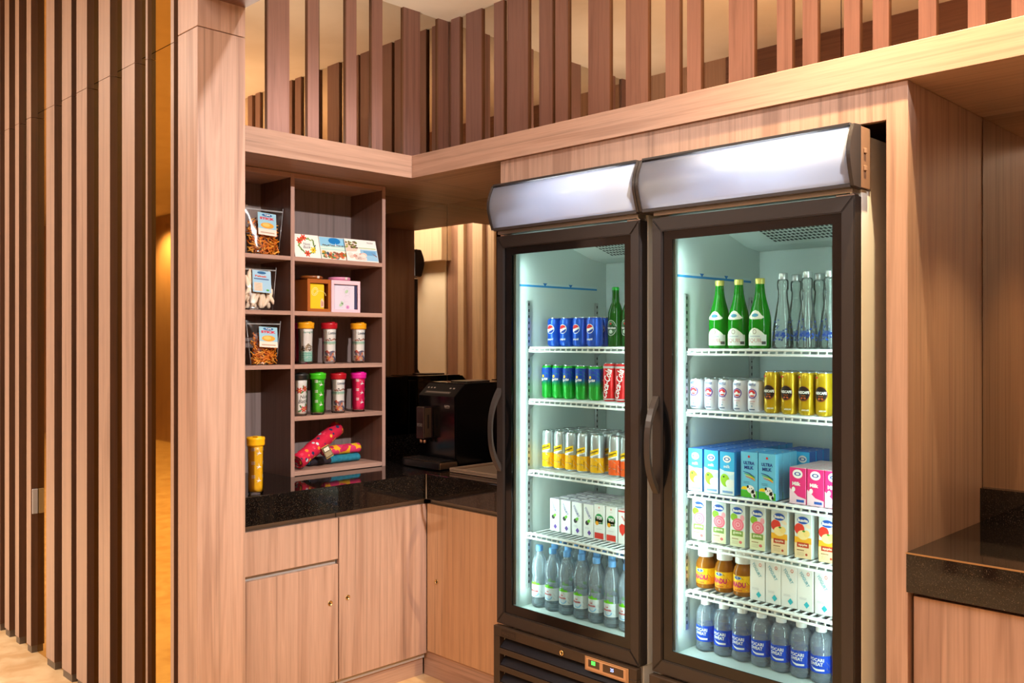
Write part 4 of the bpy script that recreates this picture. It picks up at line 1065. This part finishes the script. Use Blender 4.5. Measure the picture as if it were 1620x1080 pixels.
# ------------------------------------------------------------------ tea boxes
def tea_box(label, y0, y1, colr, lidc, inner, design, depth=.118, bar=None):
    z = .1335; hgt = .146; t = thing('tea_box', label, 'box', (XS-.030, (y0+y1)/2, z), R(90), 'boxes with round lids'); wd = y1-y0; hw_ = wd/2
    m = P(colr, .45); b = MB()
    b.box(-hw_, hw_, .004, depth, 0, .003, m); b.box(-hw_, -hw_+.003, .003, depth, .003, hgt, m); b.box(hw_-.003, hw_, .003, depth, .003, hgt, m)
    b.box(-hw_+.003, hw_-.003, depth-.003, depth, .003, hgt, m); b.box(-hw_, hw_, .003, depth, hgt-.003, hgt, m)
    b.build('box_shell', t)
    f = MB(); e = .014
    for q in ((-hw_, -hw_+e, 0, hgt), (hw_-e, hw_, 0, hgt), (-hw_+e, hw_-e, 0, e), (-hw_+e, hw_-e, hgt-e*1.3, hgt)): f.box(q[0], q[1], 0, .003, q[2], q[3], m, .0006)
    f.build('front_frame', t)
    l = MB(); l.lathe([(0, hgt), (.048, hgt), (.048, hgt+.004), (.051, hgt+.005), (.051, hgt+.013), (.049, hgt+.016), (0, hgt+.016)], P(lidc, .35), 32, Matrix.Translation((-.004, depth*.5, 0)))
    l.box(-.006, .006, depth*.5-.052, depth*.5-.049, hgt+.004, hgt+.015, P('#D8CFC4', .4), .001); l.build('round_lid', t)
    i = MB(); i.box(-hw_+.016, hw_-(.028 if bar is None else .020), .006, .060, .004, hgt-.020, P(inner, .6), .006); io = i.build('wrapped_content', t)
    p = Print(None, -.0055); design(p, wd, hgt); p.build('content_print', io)
    if bar: MB().box(hw_-.030, hw_-.017, .0035, .0055, .016, hgt-.022, P(bar, .5)).build('side_strip', t)
    return t
def d_tea1(p, w_, h):
    c = ink('#FBE89A')
    p.ell(-.020, h*.62, .016, .020, c, 1, rot=-30, ri=.85); p.ell(-.020, h*.62, .010, .013, c, 1, rot=-30, ri=.8); p.ell(.008, h*.50, .030, .022, c, 1, 0, 180, ri=.93)
    p.poly([(.010, .020), (.026, .020), (.028, .045), (.018, .062), (.010, .050)], ink('#F2C8B0'), 2); p.rect(.014, .024, .017, .050, ink('#8A3A2A'), 3); p.rect(.020, .026, .023, .046, ink('#8A3A2A'), 3)
def d_tea2(p, w_, h):
    rnd = random.Random(2); g_ = ink('#B4D0B0')
    p.ell(.008, h*.66, .016, .020, ink('#C8C0D0'), 1, rot=20, ri=.93); p.ell(.006, h*.66, .010, .007, g_, 2, rot=40); p.ell(-.024, h*.24, .011, .007, g_, 2, rot=30); p.ell(-.018, h*.30, .009, .005, g_, 2, rot=-40)
    p.ell(.012, h*.17, .010, .009, ink('#DCA0CC'), 2); p.ell(.012, h*.17, .005, .005, ink('#B878B0'), 3)
    for k in range(16): p.rect(*(lambda a, c: (a, c, a+.010, c+.0008))(rnd.uniform(-.036, .022), rnd.uniform(.02, .115)), ink('#C4B8C4'), 1)
xw = XS-.030
tea_box('brown window box with round lid and yellow packet inside', Y(486.5, xw), Y(523.5, xw), '#A85A1C', '#8A4A1A', '#F2C40E', d_tea1)
tea_box('pale pink window box with round lid and lilac packet inside', Y(524.5, xw), Y(570, xw), '#F2C8D4', '#D88AAE', '#DCD4E4', d_tea2, .10, '#3A3A5C')

# ------------------------------------------------------------------ postcards
def card(label, pa, pb, xf, design, lean=-16, hgt=.108):
    y0, y1 = Y(pa, xf), Y(pb, xf); t = thing('postcard', label, 'postcard', (xf, (y0+y1)/2, .3705), R(90), 'three illustrated cards')
    wd = y1-y0; mt = Matrix.Rotation(R(lean), 4, 'X')
    MB().box(-wd/2, wd/2, 0, .0016, 0, hgt, P('#F4F1EA', .5), 0, mt).build('card', t)
    p = Print(None, 0); design(p, wd, hgt); o = p.build('printed_picture', t); o.rotation_euler = (R(lean), 0, 0)
    return t
def c_wreath(p, w_, h):
    cx, cv = 0, h*.52; rnd = random.Random(9)
    for k in range(26):
        a = 2*math.pi*k/26; q = .036+rnd.uniform(-.005, .005); p.ell(cx+q*math.cos(a)*1.15, cv+q*math.sin(a), .0085, .0034, ink(rnd.choice(['#5C8A3A', '#7AA84A', '#3E5A2E', '#8AB05A'])), 1, rot=math.degrees(a)+rnd.uniform(30, 110), n=8)
    for cu, v, c in ((-.034, h*.72, '#E0442E'), (-.012, h*.86, '#E0442E'), (-.002, h*.17, '#D84A2E'), (.030, h*.34, '#F2C81E')): flower(p, cu, v, .016, ink(c), ink('#7A3A1A'))
    p.text('Nusa', 0, h*.59, .012, ink('#3A4250'), 3, shear=.3, bold=0); p.text('Batik', 0, h*.45, .013, ink('#3A4250'), 3, shear=.3, bold=0)
def c_beach(p, w_, h):
    rnd = random.Random(6); a = w_*.49
    p.rect(-a, h*.60, a, h*.985, ink('#8CC8E8'), 1); p.ell(0, h*.84, w_*.20, h*.145, ink('#1C7CC4'), 2); p.rect(-a, h*.42, a, h*.60, ink('#BEE4DC'), 1); p.rect(-a, h*.50, a, h*.54, ink('#E8F2E8'), 2)
    p.rect(-a, h*.02, a, h*.42, ink('#F2E8DA'), 1)
    for k in range(14): p.ell(-a*.8+k*a*.12, h*.61+rnd.random()*.004, .005, .003, ink(rnd.choice(['#6A5A50', '#3F4A44', '#9A8A70'])), 3, n=7)
    for k in range(56): p.ell(rnd.uniform(-a*.9, a*.9), h*(.08+.25*rnd.random()), rnd.uniform(.005, .011), rnd.uniform(.004, .009), ink(rnd.choice(['#E8703A', '#D8A83A', '#A84A3A', '#5A8A5A', '#F0946A', '#8A6A50', '#4A5A6A'])), 2+k % 3, n=8)
    p.poly([(.0, h*.62), (.004, h*.76), (.006, h*.62)], WHT, 4)
def c_rocks(p, w_, h):
    rnd = random.Random(8); a = w_*.49
    p.rect(-a*.1, h*.05, a, h*.55, ink('#9CC8E4'), 1); p.rect(a*.1, h*.30, a*.9, h*.50, ink('#6FA8D4'), 2); p.rect(-a*.2, h*.60, a*.95, h*.635, ink('#B4C890'), 1)
    p.poly([(-a, h*.95), (-a*.85, h*.80), (-a*.2, h*.62), (-a*.35, h*.45), (-a, h*.42)], ink('#E8C8B8'), 2)
    for k in range(40): p.ell(-a*rnd.uniform(.2, .98), h*rnd.uniform(.60, .88), .006, .004, ink(rnd.choice(['#7A8A3A', '#5A4A3A', '#B08A70', '#94A84A'])), 3, n=6)
    for k in range(16): p.ell(rnd.uniform(-a*.9, a*.2), h*rnd.uniform(.12, .36), rnd.uniform(.010, .018), rnd.uniform(.007, .012), ink(rnd.choice(['#F0CDBE', '#E0A898', '#F6E2D8'])), 3+k % 2, n=10)
    p.poly([(a*.6, h*.42), (a*.92, h*.24), (a*.95, h*.28)], ink('#8A4A4A'), 4); p.text('Nusa Batik', a*.62, h*.88, .007, BLK, 3, width=.036, shear=.3, bold=0)
card('white postcard with a wreath of red and yellow flowers', 467.5, 508.5, XS-.006, c_wreath)
card('postcard with blue sky, beach and shells, the middle one', 509.5, 557, XS-.020, c_beach)
card('rightmost postcard, with pale rocks and blue sea', 550, 599.5, XS-.0085, c_rocks)

# ------------------------------------------------------------------ snack bags
def bag(label, pa, pb, pta, ptb, z, h, fill, design, xc=-3.53):
    y0, y1 = Y(pa, xc), Y(pb, xc); ta, tb = Y(pta, xc), Y(ptb, xc); cy_ = (y0+y1)/2
    t = thing('snack_bag', label, 'snack bag', (xc, cy_, z), R(90), 'clear bags of snacks')
    wb_, o0, o1 = (y1-y0)/2, ta-cy_, tb-cy_
    V = []; n, mzz = 14, 12; rnd = random.Random(int(pa*7+z*1000))
    bm2 = MB(); i = bm2.mi(bag_film); grid = []
    for side_ in (-1, 1):
        g_ = []
        for jz in range(mzz+1):
            s_ = jz/mzz; x0, x1 = -wb_*(1-s_) + o0*s_, wb_*(1-s_) + o1*s_; th = .036*(1-s_)**.7*(1 if s_ > .04 else .8) + .0012
            rw = []
            for k in range(n+1):
                q = k/n; e = math.sin(math.pi*q)**.5 if 0 < q < 1 else 0
                z_ = h*s_ + (.004*math.sin(9*q+z*30) if s_ > .95 else 0)
                rw.append(bm2.bm.verts.new((x0+(x1-x0)*q, side_*(th*e) + rnd.uniform(-.0015, .0015)*(s_ > .08), z_)))
            g_.append(rw)
        grid.append(g_)
        for jz in range(mzz):
            for k in range(n):
                f = bm2.bm.faces.new([g_[jz][k], g_[jz][k+1], g_[jz+1][k+1], g_[jz+1][k]]); f.material_index = i; f.smooth = True
    a, c = grid
    for k in range(n): f = bm2.bm.faces.new([a[0][k], a[0][k+1], c[0][k+1], c[0][k]]); f.material_index = i
    bm2.build('clear_film', t)
    fill(t, wb_, h, rnd)
    p = Print(None, .040); design(p, h); lb = p.build('paper_label', t)
    lb.scale = (1.75, 1, 1); lb.rotation_euler = (R(-9), R(3), 0); lb.location = (.004, .002, h*.36)
    for e0, e1 in ((-wb_, o0), (wb_, o1)): MB().tube([(e0*.995, 0, .003), (e0*.5+e1*.5, 0, h*.5), (e1*.995, 0, h-.003)], .0016, clear_seal, 6).build('side_seam', t)
    sl_ = MB().box(o0+.003, o1-.003, -.0035, .0035, h*.90, h*.93, clear_seal, .001); sl_.build('zip_seal', t)
    return t
clear_seal = clear('bag_zip', '#E4E4E4', .15, .2, 1.4, .35, '#F0F0F0')
def fill_sticks(t, wb_, h, rnd):
    o = MB(); ms = [P('#F08C1C', .5), P('#E07412', .5), P('#F8A83A', .5)]
    for k in range(240):
        z0 = .006 + h*.66*rnd.random()**1.1; s_ = z0/h; x0 = rnd.uniform(-wb_*.86, wb_*.86)*(1-.25*s_); y0 = rnd.uniform(-.024, .024)*(1-s_)
        a = rnd.uniform(0, math.pi); L_ = rnd.uniform(.012, .026); tilt = rnd.uniform(-.8, .8); bow = rnd.uniform(-.008, .008)
        pts = []
        for q in (-1, 0, 1): pts.append((max(-wb_*.92, min(wb_*.92, x0 + L_*q*math.cos(a) + bow*(1-q*q)*math.sin(a))), max(-.026, min(.026, y0 + .006*q)), max(.004, z0 + L_*q*math.sin(tilt) + bow*(1-q*q))))
        o.tube(pts, rnd.uniform(.0024, .0038), rnd.choice(ms), 5)
    o.build('fried_sticks', t, kind='stuff')
def fill_crackers(t, wb_, h, rnd):
    ms = P('#FFE6CA', .6, name='pale_cracker')
    for k in range(44):
        lvl = k/44; x0 = rnd.uniform(-wb_*.75, wb_*.75); z0 = .022 + h*.66*lvl; y0 = rnd.choice((-.016, -.008, .006, .014))*(1-lvl*.6); a = rnd.uniform(.9, 2.2); L_ = .036
        pts = []; rr = []
        for q in (-1, -.5, 0, .5, 1):
            pts.append((max(-wb_*.95, min(wb_*.95, x0+L_*q*math.cos(a))), y0, z0+L_*q*math.sin(a)*.9 + .0)); rr.append(.0108*(1-.72*q*q))
        MB().tube([(p_[0], p_[1], max(.009, p_[2])) for p_ in pts], rr, ms, 8).build('cracker', t)
def d_stick(p, h):
    p.rect(-.026, 0, .024, h*.46, ink('#F4E4D4'), 0); p.rect(-.026, h*.13, .024, h*.46, ink('#9CCCE0'), 1); p.ell(-.001, h*.415, .014, .0065, ink('#2E6AA0'), 2); p.text('TJM', -.001, h*.415, .008, WHT, 3, width=.016)
    p.text('STICK', -.001, h*.345, .011, ink('#D8283E'), 3, width=.040, bold=.06); p.ell(-.001, h*.20, .018, .013, ink('#F0A43A'), 2); p.ell(-.004, h*.21, .010, .008, ink('#F8C46A'), 3)
    p.rect(-.020, h*.04, .018, h*.065, ink('#C8A890'), 2)
def d_cracker(p, h):
    p.rect(-.026, 0, .024, h*.50, ink('#A8D0E8'), 1); p.ell(-.001, h*.45, .012, .006, ink('#2E6AA0'), 2); p.text('Pelnak', -.003, h*.37, .008, ink('#D84A1E'), 3, width=.032, bold=.04)
    p.rect(-.022, h*.29, .018, h*.32, ink('#5A7AA8'), 2); p.rect(-.022, h*.03, .000, h*.22, ink('#F0D8C0'), 2)
    for k in range(5): p.rect(-.020, h*(.05+.035*k), -.003, h*(.058+.035*k), ink('#B09080'), 3)
    p.ell(.014, h*.06, .004, .004, ink('#5CB04A'), 3)
bag('clear bag of orange fried sticks on the top left shelf', 390, 440, 384, 448, .3705, .212, fill_sticks, d_stick, -3.525)
bag('clear bag of pale crackers on the middle left shelf', 382, 431, 378, 437, .1335, .190, fill_crackers, d_cracker, -3.525)
bag('clear bag of orange fried sticks on the lower left shelf', 397, 437, 389, 444, -.1005, .192, fill_sticks, d_stick, -3.525)

# ------------------------------------------------------------------ rolled batik cloths
def spots(name, base, cols, scale=60, thr=.38):
    m = bpy.data.materials.new(name); m.use_nodes = True; nt = m.node_tree; N = nt.nodes; L = nt.links; bs = N['Principled BSDF']; bs.inputs['Roughness'].default_value = .8
    tc = N.new('ShaderNodeTexCoord'); v = N.new('ShaderNodeTexVoronoi'); v.inputs['Scale'].default_value = scale; L.new(tc.outputs['Object'], v.inputs['Vector'])
    ls = N.new('ShaderNodeMath'); ls.operation = 'LESS_THAN'; ls.inputs[1].default_value = thr; L.new(v.outputs['Distance'], ls.inputs[0])
    sp_ = N.new('ShaderNodeSeparateColor'); L.new(v.outputs['Color'], sp_.inputs[0]); r = N.new('ShaderNodeValToRGB'); r.color_ramp.interpolation = 'CONSTANT'; L.new(sp_.outputs[0], r.inputs[0])
    r.color_ramp.elements[0].color = hexc(cols[0]); r.color_ramp.elements[0].position = 0; r.color_ramp.elements[1].color = hexc(cols[-1]); r.color_ramp.elements[1].position = (len(cols)-1)/len(cols)
    for k in range(1, len(cols)-1): e = r.color_ramp.elements.new(k/len(cols)); e.color = hexc(cols[k])
    mx = N.new('ShaderNodeMixRGB'); mx.inputs[1].default_value = hexc(base); L.new(ls.outputs[0], mx.inputs[0]); L.new(r.outputs[0], mx.inputs[2]); L.new(mx.outputs[0], bs.inputs['Base Color'])
    return m
bat_r = spots('red_batik', '#D4123E', ['#D4123E', '#F08A2A', '#C8D4DC', '#26305A', '#F2B23A', '#E83A5A'], 46, .40)
bat_y = spots('yellow_batik', '#F2AE10', ['#D42A5E', '#E0346A', '#C81E4E', '#F2C23A'], 26, .52)
bat_t = noisy('teal_batik', '#0E6A84', '#1E86A0', 40, .8); bat_k = noisy('black_batik', '#17121C', '#2A1E2C', 40, .8)
def roll(name, label, A, B, r0, flat, mats_, inner='#5A1018', turns=2):
    A, B = Vector(A), Vector(B); mid = (A+B)/2; t = thing(name, label, 'cloth roll', (mid.x, mid.y, min(A.z, B.z)-r0*flat), 0, 'rolled batik cloths'); o = t.location.copy(); n = 16
    rnd = random.Random(int(r0*9999)); groups = len(mats_)
    for gi, m in enumerate(mats_):
        q0, q1 = gi/groups, (gi+1)/groups
        if groups == 2: q0, q1 = ((0, .40), (.40, 1))[gi]
        b = MB(); pts = [A.lerp(B, q0+(q1-q0)*k/n) - o for k in range(n+1)]
        b.tube(pts, [r0*(1+.04*math.sin(k*1.3)+rnd.uniform(-.012, .012)) for k in range(n+1)], m, 18, flat=(1, flat)); b.build('rolled_cloth', t)
    d_ = (A-B).normalized(); sp = MB(); a = d_.cross(Vector((0, 0, 1))).normalized(); c = a.cross(d_).normalized(); pts = []
    for k in range(26):
        th = k/26*turns*2*math.pi; q = r0*(.9-.75*k/26); pts.append(A - o + d_*.0012 + a*q*math.cos(th) + c*q*flat*math.sin(th))
    sp.tube(pts, .0022, P(inner, .8), 5); sp.build('rolled_edge', t)
    return t
xr = -3.58; zb = -.566
roll('cloth_roll', 'flattened black and teal cloth roll lying at the bottom', (xr, Y(486, xr), zb+.019), (xr-.01, Y(566, xr), zb+.019), .030, .62, [bat_k, bat_t], '#1E86A0')
roll('cloth_roll', 'yellow cloth roll with pink spots on the teal roll', (xr, Y(511, xr), zb+.038+.0235), (xr-.01, Y(568, xr), zb+.038+.0235), .025, .9, [bat_y], '#C81E4E')
rr_ = roll('cloth_roll', 'red patterned cloth roll leaning across the other two, with tag', (-3.497, Y(471, -3.497), zb+.037), (-3.585, Y(533, -3.585), zb+.160), .0345, .98, [bat_r])
tgb = MB(); tgb.box(-.018, .018, -.0008, .0008, -.026, .026, P('#5A4A2A', .6)); tgb.box(-.0185, .0185, -.0004, .0004, -.028, .028, P('#E0B020', .5))
tgb.box(-.015, .015, -.0014, -.0008, -.020, .000, P('#A08A64', .6)); tgb.box(-.011, .013, -.0018, -.0008, .004, .020, P('#E8DCC4', .6))
tg = tgb.build('tag', rr_); tg.location = (.062, .010, .068); tg.rotation_euler = (R(-8), R(-26), R(78))
